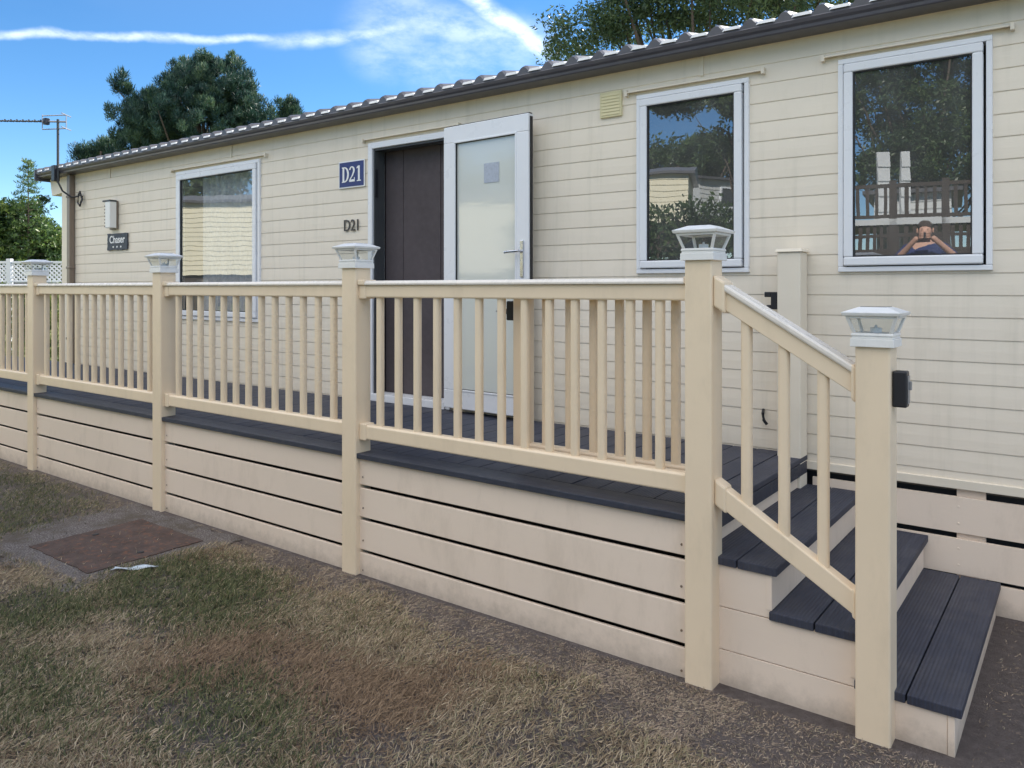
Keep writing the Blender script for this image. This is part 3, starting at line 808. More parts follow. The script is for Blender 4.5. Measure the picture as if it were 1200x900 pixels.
# floor boards laid across the deck, one mesh
mb = MB()
x = DX1
while x > DX0:
    mb.box(x - 0.140, x, 3.204, W - 0.03, 0.672, 0.700 + random.uniform(-0.0008, 0.0008))
    x -= 0.146
fl = dpart(mb, 'deck_floor', 'deck', bevel=0.0025)
mb = MB(); mb.box(DX0, DX1, 3.048, 3.199, 0.671, 0.7005); mb.box(DX0, DX1, 3.10, W - 0.04, 0.60, 0.668)
dpart(mb, 'edge_board', 'deck_edge', bevel=0.003)
mb = MB(); mb.box(DX0, -1.42, 3.30, 3.31, 0.0, 0.60); dpart(mb, 'underdeck_shade_sheet', 'rubber')  # black sheet standing for the shade behind the skirting gaps
# posts
PX = [-1.307, -3.450, -5.560, -7.740, -9.880, -12.02]
pm = None
for i, x in enumerate(PX):
    mb = MB(); mb.box(x - PW / 2 - 0.0, x + PW / 2, PY, PY + PW, -0.02, 1.770)
    dpart(mb, 'post', 'cream_pvc', bevel=0.008)
NP = -0.6365
mb = MB(); mb.box(NP - PW / 2, NP + PW / 2, PY, PY + PW, -0.02, 1.440)
dpart(mb, 'post', 'cream_pvc', bevel=0.008)
mb = MB(); mb.box(-1.432, -1.302, 4.44, 4.57, 0.2, 1.855); bp_ = dpart(mb, 'post', 'trim_cream', bevel=0.006)  # cladding cream instead of post cream: its shade is put into the colour
mb = MB(); mb.hexa([(-1.444, 4.428, 1.856), (-1.290, 4.428, 1.856), (-1.290, 4.582, 1.856), (-1.444, 4.582, 1.856)],
                   [(-1.436, 4.436, 1.874), (-1.298, 4.436, 1.874), (-1.298, 4.574, 1.874), (-1.436, 4.574, 1.874)])
dpart(mb, 'post_top', 'trim_cream', bp_, bevel=0.003)

def rounded(w, d, r=0.011, n=4):
    pts = []
    for cx, cy, a0 in ((w / 2 - r, d / 2 - r, 0), (-w / 2 + r, d / 2 - r, 90), (-w / 2 + r, -d / 2 + r, 180), (w / 2 - r, -d / 2 + r, 270)):
        for k in range(n + 1):
            a = R(a0 + 90 * k / n); pts.append((cx + r * math.cos(a), cy + r * math.sin(a)))
    return pts
def baluster_mesh(h):
    mb = MB(); mb.prism(rounded(0.040, 0.040, 0.014), 'z', 0, h)
    bmesh.ops.recalc_face_normals(mb.bm, faces=mb.bm.faces)
    me = bpy.data.meshes.new('baluster'); mb.bm.to_mesh(me); mb.bm.free()
    me.materials.append(M['cream_pvc'])
    return me
BM = baluster_mesh(1.603 - 0.862)
def railing(x0, x1, yc, nb, name='railing', collars=True, xs=None):
    mb = MB()
    mb.prism([(yc - 0.028, 1.598), (yc + 0.028, 1.598), (yc + 0.031, 1.606), (yc + 0.031, 1.668), (yc - 0.031, 1.668), (yc - 0.031, 1.606)], 'x', x0, x1)
    rl = dpart(mb, name, 'cream_pvc', bevel=0.003)
    mb = MB(); mb.prism([(yc - 0.045, 1.669), (yc + 0.045, 1.669), (yc + 0.046, 1.680), (yc + 0.034, 1.694), (yc - 0.034, 1.694), (yc - 0.046, 1.680)], 'x', x0, x1)
    dpart(mb, 'handrail', 'cap_rail', rl, bevel=0.003)
    mb = MB(); mb.prism([(yc - 0.027, 0.783), (yc + 0.027, 0.783), (yc + 0.030, 0.790), (yc + 0.030, 0.857), (yc + 0.022, 0.866), (yc - 0.022, 0.866), (yc - 0.030, 0.857), (yc - 0.030, 0.790)], 'x', x0, x1)
    dpart(mb, 'bottom_rail', 'cream_pvc', rl, bevel=0.003)
    if collars:
        for (xa, xb) in ((x0, x0 + 0.055), (x1 - 0.012, x1)):
            mb = MB(); mb.box(xa, xb, yc - 0.037, yc + 0.037, 1.590, 1.6685); mb.box(xa, xb, yc - 0.051, yc + 0.051, 1.6686, 1.700)
            dpart(mb, 'rail_collar', 'cream_pvc', rl, bevel=0.006)
            mb = MB(); mb.box(xa, xb, yc - 0.036, yc + 0.036, 0.776, 0.872)
            dpart(mb, 'rail_collar', 'cream_pvc', rl, bevel=0.006)
    if xs is None:
        m_ = 0.140; xs = [x0 + m_ + (x1 - x0 - 2 * m_) * k / (nb - 1) for k in range(nb)]
    for x in xs:
        o = bpy.data.objects.new('baluster', BM); COL.objects.link(o); o.parent = rl
        o.location = (x + 5.0, yc - 3.8, 0.861)
    return rl
YR = PY + 0.062
for a, b_ in zip(PX, PX[1:]):
    railing(b_ + PW / 2, a - PW / 2, YR, 13)
# skirting boards, four to each bay; the lowest one follows the ground
for a, b_ in zip(PX, PX[1:]):
    for (z0, z1) in ((0.518, 0.669), (0.332, 0.498), (0.145, 0.312), (-0.01, 0.125)):
        mb = MB(); mb.box(b_ + PW / 2 - 0.004, a - PW / 2 + 0.004, 3.074, 3.094, z0, z1)
        for x in (b_ + PW / 2 + 0.03, a - PW / 2 - 0.03):
            if z0 > 0: pass
        sb_ = dpart(mb, 'skirting_board', 'cream_skirt', bevel=0.0035)
        for x in (b_ + PW / 2 + 0.028, a - PW / 2 - 0.028):
            ms = MB(); ms.tube([(x + random.uniform(-.004, .004), 3.0715, (z0 + z1) / 2 - 0.03), (x, 3.0738, (z0 + z1) / 2 - 0.03)], 0.0055, 8)
            dpart(ms, 'screw', 'brown_pipe', sb_)
# open gate folded back behind the railing
gt = railing(-2.32, -1.30, 3.225, 6, 'gate', False, xs=GATE_X)
mb = MB(); mb.box(-2.375, -2.288, 3.190, 3.262, 0.77, 1.690); dpart(mb, 'gate_stile', 'cream_pvc', gt, bevel=0.008)
mb = MB(); mb.box(-2.425, -2.376, 3.200, 3.250, 1.485, 1.585); mb.box(-2.44, -2.424, 3.21, 3.24, 1.515, 1.545); dpart(mb, 'latch', 'black_plastic', gt, bevel=0.006)
mb = MB(); mb.tube([(-2.43, 3.225, 1.53), (-2.49, 3.225, 1.528), (-2.51, 3.225, 1.53)], 0.004, 6); dpart(mb, 'latch_pin', 'galv', gt)
# catch on the wall-side post and box on the bottom post
mb = MB(); mb.box(-1.475, -1.433, 4.46, 4.53, 1.53, 1.63); mb.box(-1.512, -1.476, 4.46, 4.53, 1.60, 1.63); mb.box(-1.500, -1.476, 4.46, 4.53, 1.53, 1.555)
dpart(mb, 'latch_catch', 'black_plastic', bevel=0.004)
mb = MB(); mb.box(-0.5755, -0.528, 3.065, 3.118, 1.222, 1.352); lb = dpart(mb, 'latch_box', 'black_plastic', bevel=0.005)
mb = MB(); mb.box(-0.5278, -0.524, 3.076, 3.110, 1.235, 1.335); mb.box(-0.5240, -0.516, 3.086, 3.100, 1.285, 1.315); dpart(mb, 'latch_plate', 'galv', lb, bevel=0.001)

# sloping rail of the steps
def sl(x, z_at_a, slope=-0.612): return z_at_a + slope * (x + 1.208)
xa, xb = -1.247, -0.6965
def slab_rail(mb, za, th, y0, y1, xa=xa, xb=xb):
    mb.hexa([(xa, y0, sl(xa, za) - th), (xb, y0, sl(xb, za) - th), (xb, y1, sl(xb, za) - th), (xa, y1, sl(xa, za) - th)],
            [(xa, y0, sl(xa, za)), (xb, y0, sl(xb, za)), (xb, y1, sl(xb, za)), (xa, y1, sl(xa, za))])
mb = MB(); slab_rail(mb, 1.640, 0.076, YR - 0.031, YR + 0.031)
sr = dpart(mb, 'stair_railing', 'cream_pvc', bevel=0.003)
mb = MB(); slab_rail(mb, 1.672, 0.031, YR - 0.046, YR + 0.046); dpart(mb, 'handrail', 'cap_rail', sr, bevel=0.008)
mb = MB(); slab_rail(mb, 0.832, 0.092, YR - 0.030, YR + 0.030); dpart(mb, 'bottom_rail', 'cream_pvc', sr, bevel=0.006)
for (x0, x1, za, th) in ((xa, xa + 0.05, 1.682, 0.130), (xb - 0.018, xb, 1.674, 0.135), (xa, xa + 0.05, 0.840, 0.108), (xb - 0.018, xb, 0.838, 0.110)):
    mb = MB(); slab_rail(mb, za, th, YR - (0.049 if za > 1 else 0.036), YR + (0.049 if za > 1 else 0.036), x0, x1)
    dpart(mb, 'rail_collar', 'cream_pvc', sr, bevel=0.009)
for x in (-1.122, -0.972, -0.823):
    mb = MB()
    pl = [(x + p[0], YR + p[1]) for p in rounded(0.042, 0.042, 0.014)]
    A = [mb.bm.verts.new((p[0], p[1], sl(p[0], 0.826))) for p in pl]; B = [mb.bm.verts.new((p[0], p[1], sl(p[0], 1.570))) for p in pl]
    mb.bm.faces.new(A); mb.bm.faces.new(B[::-1])
    for i in range(len(pl)): mb.bm.faces.new((A[i], B[i], B[(i + 1) % len(pl)], A[(i + 1) % len(pl)]))
    dpart(mb, 'baluster', 'cream_pvc', sr)
# steps
NOSE = [-0.362, -0.685, -1.005]
TZ = [0.178, 0.355, 0.533]
Y0s, Y1s = 3.118, 4.572
for k in range(3):
    n, z = NOSE[k], TZ[k]
    bk = (NOSE + [DX1])[k + 1] - 0.03
    mb = MB()
    w = (n - bk - 0.006) / 2
    y0 = Y0s - 0.010 if k else Y0s - 0.008
    mb.box(n - w, n, y0, Y1s, z - 0.034, z); mb.box(bk, n - w - 0.006, y0, Y1s, z - 0.034, z - 0.0006)
    dpart(mb, 'tread', 'deck', bevel=0.003)
    mb = MB(); mb.box(n - 0.045, n - 0.022, Y0s + 0.001, Y1s, (TZ[k - 1] + 0.001 if k else -0.01), z - 0.035)
    dpart(mb, 'riser', 'cream_skirt', bevel=0.002)
mb = MB(); mb.box(DX1 - 0.045, DX1 - 0.02, Y0s, Y1s, TZ[2] + 0.001, 0.669); dpart(mb, 'riser', 'cream_skirt')
# boarded side of the steps
for (x1, z0, z1) in ((NOSE[0] - 0.046, -0.01, 0.143), (-0.6985, 0.1465, 0.320), (NOSE[2] - 0.046 + 0.02, 0.3235, 0.4985)):
    mb = MB(); mb.box(-1.30, x1, Y0s + 0.004, Y0s + 0.022, z0, z1)
    dpart(mb, 'side_board', 'cream_skirt', bevel=0.0018)
# hook on the wall by the deck
mb = MB(); mb.tube([(-1.56, W - 0.012, 0.93), (-1.55, W - 0.05, 0.915), (-1.545, W - 0.05, 0.875), (-1.53, W - 0.04, 0.85)], 0.009, 8)
o = mb.build('wall_hook', 'black_plastic'); tag(o, 'small black hook low on the cladding behind the stair handrail', 'hook')

# ------------------------------------------------------------------ solar post lanterns
def frustum(mb, w0, w1, z0, z1):
    q = lambda w, z: [(-w / 2, -w / 2, z), (w / 2, -w / 2, z), (w / 2, w / 2, z), (-w / 2, w / 2, z)]
    mb.hexa(q(w0, z0), q(w1, z1))
def lantern():
    t = empty('post_lantern', cat='solar lantern', group='white solar lanterns on the decking posts')
    mb = MB(); frustum(mb, 0.148, 0.146, -0.004, 0.026); frustum(mb, 0.138, 0.138, 0.0261, 0.036); frustum(mb, 0.144, 0.140, 0.0361, 0.046)
    mb.build('base', 'white_cap', t, bevel=0.002)
    mb = MB()
    z0, z1, a, b_ = 0.0465, 0.106, 0.062, 0.082
    for sx in (-1, 1):
        for sy in (-1, 1):
            w = 0.0055
            q = lambda r, z: [(sx * r - w, sy * r - w, z), (sx * r + w, sy * r - w, z), (sx * r + w, sy * r + w, z), (sx * r - w, sy * r + w, z)]
            mb.hexa(q(a, z0), q(b_, z1))
    r = b_ + 0.004
    mb.box(-r, r, -r, -r + 0.009, z1 - 0.006, z1 + 0.003); mb.box(-r, r, r - 0.009, r, z1 - 0.006, z1 + 0.003)
    mb.box(-r, -r + 0.009, -r + 0.009, r - 0.009, z1 - 0.006, z1 + 0.003); mb.box(r - 0.009, r, -r + 0.009, r - 0.009, z1 - 0.006, z1 + 0.003)
    mb.build('frame', 'white_cap', t, bevel=0.0015)
    mb = MB()
    for (sx, sy) in ((0, -1), (0, 1), (1, 0), (-1, 0)):
        def P(k, r, z):
            return (k * (r - 0.004), sy * r, z) if sy else (sx * r, k * (r - 0.004), z)
        mb.bm.faces.new([mb.bm.verts.new(p) for p in (P(-1, a, z0), P(1, a, z0), P(1, b_, z1), P(-1, b_, z1))])
    mb.build('glass', 'lamp_glass', t)
    mb = MB(); mb.tube([(0, 0, z0), (0, 0, z0 + 0.018)], 0.02, 12); mb.tube([(0, 0, z0 + 0.018), (0, 0, z0 + 0.028)], 0.006, 8, 0.004); mb.build('lamp', 'sign_white', t)
    mb = MB(); frustum(mb, 0.192, 0.200, 0.1095, 0.121); frustum(mb, 0.200, 0.100, 0.1212, 0.141)
    mb.build('roof', 'white_cap', t, bevel=0.0015)
    mb = MB(); frustum(mb, 0.090, 0.088, 0.1412, 0.1425); mb.build('solar_panel', 'solar', t)
    return t
proto = lantern()
LB = ['white solar lantern on top of the lowest post at the foot of the steps',
      'white solar lantern on the tall post where the steps meet the deck',
      'white solar lantern on the post in front of the doorway, left of the open door',
      'white solar lantern on the post in front of the lounge window',
      'white solar lantern on the farthest visible post by the caravan corner']
spots = [(NP, 1.440)] + [(x, 1.770) for x in PX[:4]]
for i, (x, z) in enumerate(spots):
    o = proto if i == 0 else copy_tree(proto)
    o.location = (x, PY + PW / 2, z + 0.001); o['label'] = LB[i]

# ------------------------------------------------------------------ trees
def leaves(name, centers, radii, per, size, m, parent, seed=1, aspect=0.55, flat=0.7, droop=0.0, star=False):
    r = np.random.default_rng(seed)
    n = len(centers) * per
    cc = np.repeat(centers, per, 0); rr = np.repeat(radii, per)
    d = r.normal(size=(n, 3)); d /= np.linalg.norm(d, axis=1)[:, None]
    rad = r.random(n) ** 0.5
    off_ = d * (rad * rr)[:, None]; off_[:, 2] *= flat
    P = cc + off_
    if star:
        ax = d * 0.8 + r.normal(size=(n, 3)) * 0.35 + np.array([0, 0, 0.9])
    else:
        ax = r.normal(size=(n, 3)) + d * 0.5
    ax[:, 2] -= droop
    ax /= np.linalg.norm(ax, axis=1)[:, None]
    q = np.cross(ax, r.normal(size=(n, 3))); q /= np.linalg.norm(q, axis=1)[:, None]
    s = size * r.uniform(0.6, 1.3, n)
    A = ax * s[:, None]; B = q * (s * aspect)[:, None]
    V = np.stack([P - A, P + B * 0.9, P + A, P - B * 0.9], 1).reshape(-1, 3)
    i = np.arange(n)[:, None] * 4
    Fc = i + np.array([0, 1, 2, 3])
    clump = np.repeat(r.random(len(centers)), per)
    v = np.clip(0.55 * clump + 0.45 * r.random(n), 0, 1)
    return mesh_np(name, V, Fc, 4, m, parent, attr=np.repeat(v, 4))
def trunk(parent, h, r0, limbs, seed):
    rd = random.Random(seed)
    mb = MB()
    pts = [(rd.uniform(-0.1, 0.1) * k * 0.4, rd.uniform(-0.1, 0.1) * k * 0.4, h * k / 5) for k in range(6)]
    mb.tube(pts, r0, 10, r0 * 0.35)
    for c0 in limbs:
        z = rd.uniform(0.3, 0.75) * min(h, c0[2])
        k = min(4, int(z / h * 5)); f_ = z / h * 5 - k
        p0 = Vector(pts[k]).lerp(Vector(pts[k + 1]), f_)
        mid = p0.lerp(Vector(c0), 0.5) + Vector((rd.uniform(-.2, .2), rd.uniform(-.2, .2), -0.1))
        mb.tube([p0, mid, Vector(c0)], r0 * 0.28, 6, r0 * 0.06)
    return mb.build('trunk', 'bark', parent, smooth=True)
def tree(name, loc, lobes, nclump, crad, per, size, m, label, h, r0, seed, cat='tree', **k):
    t = empty(name, loc, label=label, cat=cat)
    r = np.random.default_rng(seed)
    cs, rs = [], []
    tot = sum(l[3] * l[3] for l in lobes)
    for (x, y, z, rx, rz) in lobes:
        nn = max(3, int(nclump * rx * rx / tot))
        d = r.normal(size=(nn, 3)); d /= np.linalg.norm(d, axis=1)[:, None]
        rad = r.uniform(0.35, 1.0, nn) ** 0.6 * np.where(r.random(nn) < 0.22, r.uniform(1.0, 1.28, nn), 1.0)
        p = d * rad[:, None] * np.array([rx, rx, rz]) + np.array([x, y, z])
        cs.append(p); rs.append(crad * r.uniform(0.5, 1.25, nn))
    cs = np.concatenate(cs); rs = np.concatenate(rs)
    leaves('crown', cs, rs, per, size, m, t, seed + 50, **k)
    lim = [tuple(cs[i]) for i in r.choice(len(cs), min(len(cs), 26), replace=False)]
    trunk(t, h, r0, lim if r0 > 0.1 else lim[:6], seed)
    return t
# camera-right vector lets lobes be given sideways/height
RX, RY = c_, s_
def lob(D, base, items, depth=1.0):
    bx, by = at(base, D)
    out = []
    for (u, v, ru, rv) in items:
        k = (u - base) / F * D
        q = random.uniform(-depth, depth)
        out.append((k * RX - q * RY * 0.7, k * RY + q * RX * 0.7, hz(v, D), ru / F * D, rv / F * D))
    return (bx, by, 0), out
loc, L = lob(27, 235, [(232, 150, 78, 52), (175, 140, 38, 38), (215, 90, 30, 26), (262, 105, 44, 34), (290, 150, 38, 40), (150, 160, 22, 22), (228, 72, 12, 14), (285, 108, 16, 18), (312, 160, 20, 22), (152, 100, 12, 12)], 0.8)
tree('pine_tree', loc, L, 1500, 0.20, 130, 0.085, 'pine_leaf', 'big dark green pine rising behind the middle of the caravan roof', hz(110, 27), 0.28, 21, star=True, aspect=0.15, flat=1.1)
loc, L = lob(28, 118, [(120, 174, 15, 12), (104, 184, 11, 9), (134, 182, 12, 12)], 0.5)
tree('pine_tree', loc, L, 70, 0.30, 300, 0.07, 'pine_leaf', 'small dark pine top just left of the big pine, over the roof edge', hz(178, 28), 0.10, 22, star=True, aspect=0.15, flat=1.1)
loc, L = lob(28, 341, [(341, 128, 9, 10), (338, 148, 15, 18)], 0.4)
tree('pine_tree', loc, L, 60, 0.28, 300, 0.07, 'pine_leaf', 'narrow pine tip to the right of the big pine', hz(122, 28), 0.10, 23, star=True, aspect=0.15, flat=1.1)
loc, L = lob(22, 25, [(20, 300, 60, 46), (-10, 262, 36, 34), (18, 258, 30, 26), (45, 290, 36, 34), (60, 310, 22, 26), (-40, 300, 50, 50)], 0.8)
tree('bushy_tree', loc, L, 420, 0.36, 130, 0.06, 'shrub_leaf', 'bushy mid green tree beyond the white lattice at the far left', 3.2, 0.12, 24, aspect=0.45)
# thin conifer with tiers, whose tip pokes out of the bushy tree
t = empty('young_conifer', (*at(33, 21.5), 0), label='slim young conifer with open tiers of twigs poking above the bushy tree', cat='tree')
r = np.random.default_rng(5); cc, rr = [], []
zt = hz(190, 21.5)
for k in range(26):
    z = 2.2 + (zt - 2.2) * k / 25; w = 0.75 * (1 - k / 25) + 0.10
    for j in range(6):
        a = j * 1.047 + k * 0.9 + r.uniform(-.3, .3); q = w * r.uniform(0.5, 1.0)
        cc.append((q * math.cos(a), q * math.sin(a), z + r.uniform(-.05, .05))); rr.append(0.12)
leaves('crown', np.array(cc), np.array(rr), 34, 0.045, 'shrub_leaf', t, 77, star=True, aspect=0.22, flat=0.45)
mb = MB(); mb.tube([(0, 0, 0), (0.02, 0, zt * 0.5), (0, 0, zt)], 0.05, 8, 0.008)
for q in cc[::2]: mb.tube([(0, 0, q[2] - 0.06), q], 0.008, 5, 0.003)
mb.build('trunk', 'bark', t)
# airy broadleaf behind the right half of the roof
loc, L = lob(15, 830, [(690, 42, 46, 26), (668, 56, 26, 16), (745, 15, 60, 40), (800, -15, 70, 70), (850, 10, 90, 60), (900, -60, 110, 80), (960, -20, 90, 60), (770, -60, 80, 60), (1040, -80, 110, 90), (720, -8, 30, 26), (645, 58, 12, 8)], 0.8)
tree('broadleaf_tree', loc, L, 800, 0.40, 110, 0.048, 'broad_leaf', 'tall airy grey green broadleaf tree behind the right half of the roof', 5.5, 0.22, 25, aspect=0.38, flat=0.8, droop=0.3)

# lattice screen and hedge beyond the far end of the decking
la = empty('lattice_fence', (*at(30, 17.0), 0), TH, label='white diamond lattice fence beyond the far end of the decking', cat='fence')
zb, zt = hz(331, 17), hz(306, 17)
for sx in (-2.6, -0.35, 1.1):
    mb = MB(); mb.box(sx - 0.05, sx + 0.05, -0.05, 0.05, 0, zt + 0.05); mb.build('fence_post', 'white_pvc', la, bevel=0.005)
mb = MB(); mb.box(-2.6, 1.1, -0.025, 0.025, zt - 0.05, zt); mb.box(-2.6, 1.1, -0.025, 0.025, zb, zb + 0.04); mb.build('fence_rail', 'white_pvc', la)
mb = MB()
hh = zt - zb
x = -2.6
while x < 1.1:
    for sg in (-1, 1):
        w = 0.016
        a = (x, zb) if sg > 0 else (x, zt - 0.05)
        b2 = (x + hh, zt - 0.05) if sg > 0 else (x + hh, zb)
        if b2[0] > 1.15: continue
        mb.hexa([(a[0] - w * 1.4, -0.006 + sg * 0.005, a[1]), (a[0] + w * 1.4, -0.006 + sg * 0.005, a[1]), (a[0] + w * 1.4, 0.004 + sg * 0.005, a[1]), (a[0] - w * 1.4, 0.004 + sg * 0.005, a[1])],
                [(b2[0] - w * 1.4, -0.006 + sg * 0.005, b2[1]), (b2[0] + w * 1.4, -0.006 + sg * 0.005, b2[1]), (b2[0] + w * 1.4, 0.004 + sg * 0.005, b2[1]), (b2[0] - w * 1.4, 0.004 + sg * 0.005, b2[1])])
    x += 0.105
mb.build('lattice_panel', 'white_pvc', la)
r = np.random.default_rng(31)
hg = empty('hedge', (*at(10, 16.0), 0), TH, label='clipped yellow green hedge below the white lattice', cat='hedge')
cc = np.stack([r.uniform(-4, 1.3, 420), r.uniform(-0.3, 0.3, 420), r.uniform(0.1, zb - 0.08, 420)], 1)
leaves('foliage', cc, np.full(420, 0.2), 70, 0.035, 'hedge_leaf', hg, 32, aspect=0.5)
mb = MB()
for k in range(12): mb.tube([(-3.9 + k * 0.45, 0, 0), (-3.85 + k * 0.45, 0.05, zb - 0.3)], 0.02, 6, 0.008)
mb.build('stem', 'bark', hg)

# ------------------------------------------------------------------ across the way (seen mirrored in the glass)
def other_caravan(name, u0, u1, D0, D1, ztop, zbot, col, label, depth=3.2, win=True, rh=0.45):
    x0, y0 = mir(u0, D0); x1, y1 = mir(u1, D1)
    L_ = math.hypot(x1 - x0, y1 - y0); a = math.atan2(y1 - y0, x1 - x0)
    t = empty(name, (x0, y0, zbot), a, label=label, cat='caravan', group='caravans across the way')
    h = ztop - zbot
    mb = MB()
    n = int(h / 0.15)
    # side facing this caravan, lapped boards; local +y looks towards it or away depending on direction
    for k in range(n):
        z = h * k / n
        mb.hexa([(0, -depth, z), (L_, -depth, z), (L_, 0.02, z), (0, 0.02, z)], [(0, -depth, z + h / n), (L_, -depth, z + h / n), (L_, 0.0, z + h / n), (0, 0.0, z + h / n)])
    mb.build('wall', col, t)
    mb = MB(); mb.prism([(-depth - 0.2, h + 0.001), (0.2, h + 0.001), (0.2, h + 0.08), (-depth / 2, h + rh), (-depth - 0.2, h + 0.08)], 'x', -0.2, L_ + 0.2)
    mb.build('roof', 'roof_tile', t)
    mb = MB(); mb.box(0.1, L_ - 0.1, -depth + 0.1, -0.1, -0.9, -0.001); mb.build('plinth', 'dark_wood', t)
    if win:
        for f_ in (0.25, 0.7):
            mb = MB(); ring(mb, L_ * f_, L_ * f_ + 1.0, h * 0.35, h * 0.85, 0.06, 0.01, 0.06); w_ = mb.build('window', 'white_pvc', t)
            mb = MB(); mb.box(L_ * f_ + 0.06, L_ * f_ + 0.94, 0.02, 0.035, h * 0.35 + 0.06, h * 0.85 - 0.06); mb.build('pane', 'dark_frame', w_)
    return t
M['cream_across'] = mat('cream_boards', (0.74, 0.68, 0.50), 0.6, 0.04)  # own board colour of the caravans across the way
M['white_boards'] = mat('white_boards', (0.58, 0.59, 0.58), 0.6, 0.04)
other_caravan('caravan', 150, 640, 25.5, 23.5, hz(238, 25), hz(322, 25), 'cream_across', 'cream boarded caravan on the bank across the way, facing the lounge window', win=False)
other_caravan('caravan', 748, 808, 23, 22.6, hz(206, 23), hz(262, 23), 'cream_across', 'short end of a cream caravan behind the hedge across the way', win=False)
other_caravan('caravan', 822, 905, 27, 29, hz(214, 28), hz(262, 28), 'white_boards', 'small white caravan among trees behind the hedge across the way')
other_caravan('caravan', 1025, 1115, 16.5, 15.8, hz(226, 16), hz(262, 16), 'white_boards', 'white caravan behind the dark neighbouring balustrade', win=False, rh=0.12)
for (ua, ub, lb_) in ((1030, 1044, 'wider'), (1056, 1065, 'narrower')):
    xa_, ya_ = mir(ua, 14.6); xb_, yb_ = mir(ub, 14.6)
    mb = MB(); q_ = math.hypot(xb_ - xa_, yb_ - ya_)
    for k in range(14): mb.hexa([(0, -0.04, k * 0.28), (q_, -0.04, k * 0.28), (q_, 0.03, k * 0.28), (0, 0.03, k * 0.28)], [(0, -0.04, k * 0.28 + 0.28), (q_, -0.04, k * 0.28 + 0.28), (q_, 0.0, k * 0.28 + 0.28), (0, 0.0, k * 0.28 + 0.28)])
    o = mb.build('screen_panel', 'white_boards'); o.location = (xa_, ya_, 0.3); o.rotation_euler = (0, 0, math.atan2(yb_ - ya_, xb_ - xa_))
    tag(o, lb_ + ' of the two tall white boarded panels behind the dark balustrade', 'panel')
# neighbour's dark deck with balustrade and trellis
x0, y0 = mir(990, 13.0); x1, y1 = mir(1175, 12.0)
LL = math.hypot(x1 - x0, y1 - y0)
nd = empty('neighbour_decking', (x0, y0, 0), math.atan2(y1 - y0, x1 - x0), label='dark timber decking with balustrade and trellis across the way', cat='decking')
zd, zr_ = hz(254, 12.5), hz(214, 12.5)
mb = MB(); mb.box(0, LL, -2.2, 0, zd - 0.12, zd - 0.02); mb.build('deck_floor', 'white_boards', nd)
mb = MB(); mb.box(0, LL, -0.08, -0.02, zr_ - 0.06, zr_); mb.box(0, LL, -0.08, -0.02, zd, zd + 0.06)
for k in range(int(LL / 0.14)): mb.box(0.05 + k * 0.14, 0.10 + k * 0.14, -0.07, -0.03, zd + 0.06, zr_ - 0.06)
mb.build('balustrade', 'dark_wood', nd)
for f_ in (0, 0.33, 0.66, 1): 
    mb = MB(); mb.box(LL * f_ - 0.05, LL * f_ + 0.05, -0.11, 0.0, 0, zr_ + 0.05); mb.build('post', 'dark_wood', nd)
mb = MB(); mb.box(0, LL, -0.06, -0.04, 0, zd - 0.5)
for k in range(int(LL / 0.11)): mb.box(k * 0.11, k * 0.11 + 0.055, -0.06, -0.04, zd - 0.5, zd - 0.12)
mb.box(0, LL, -0.065, -0.035, zd - 0.32, zd - 0.27)
mb.build('trellis', 'dark_wood', nd)
# hedge on the bank
hx, hy = mir(800, 15)
hg = empty('hedge', (hx, hy, float(gh(hx, hy))), -TH, label='dense dark green hedge on top of the bank across the way', cat='hedge')
zh = hz(240, 15) - float(gh(hx, hy))
cc = np.stack([r.uniform(-4.0, 2.6, 500), r.uniform(-0.5, 0.5, 500), r.uniform(0.0, zh, 500)], 1)
leaves('foliage', cc, np.full(500, 0.3), 36, 0.06, 'broad_leaf', hg, 41, aspect=0.5)
mb = MB()
for k in range(12): mb.tube([(-3.8 + k * 0.55, 0, -0.1), (-3.75 + k * 0.55, 0.05, zh - 0.2)], 0.03, 6, 0.01)
mb.build('stem', 'bark', hg)
def mtree(name, u, D, items, n, crad, per, size, label, seed, hh, dens='broad_leaf', r0=0.2):
    bx, by = mir(u, D); L_ = []
    for (uu, v, ru, rv) in items:
        k = (uu - u) / F * D; q = random.uniform(-0.8, 0.8)
        L_.append((k * RX + q * RY, -k * RY + q * RX, hz(v, D), ru / F * D, rv / F * D))
    return tree(name, (bx, by, 0), L_, n, crad, per, size, dens, label, hh, r0, seed, aspect=0.42, flat=0.8)
mtree('broadleaf_tree', 1080, 23, [(1030, 130, 70, 60), (1110, 110, 80, 70), (1000, 60, 70, 60), (1090, 190, 80, 40), (1180, 120, 90, 90), (1060, 20, 90, 50), (1030, 200, 40, 30)], 700, 0.45, 90, 0.075, 'large leafy tree overhanging the neighbouring decking', 51, 6)
mtree('broadleaf_tree', 860, 14.0, [(850, 125, 30, 22), (800, 112, 36, 14), (845, 165, 18, 20), (900, 110, 50, 50), (770, 100, 30, 12), (905, 180, 36, 50)], 260, 0.26, 70, 0.05, 'light boughs of a nearer tree across the way', 52, 4.5, r0=0.07)
mtree('broadleaf_tree', 800, 33.0, [(770, 190, 40, 22), (830, 182, 50, 26), (880, 190, 50, 30), (730, 200, 40, 24)], 300, 0.6, 60, 0.12, 'rounded dark tree behind the caravans on the bank', 53, 7)
mtree('broadleaf_tree', 420, 34.0, [(300, 225, 90, 40), (420, 215, 90, 40), (560, 225, 90, 35)], 320, 0.8, 60, 0.14, 'row of dark trees behind the long cream caravan on the bank', 54, 6)

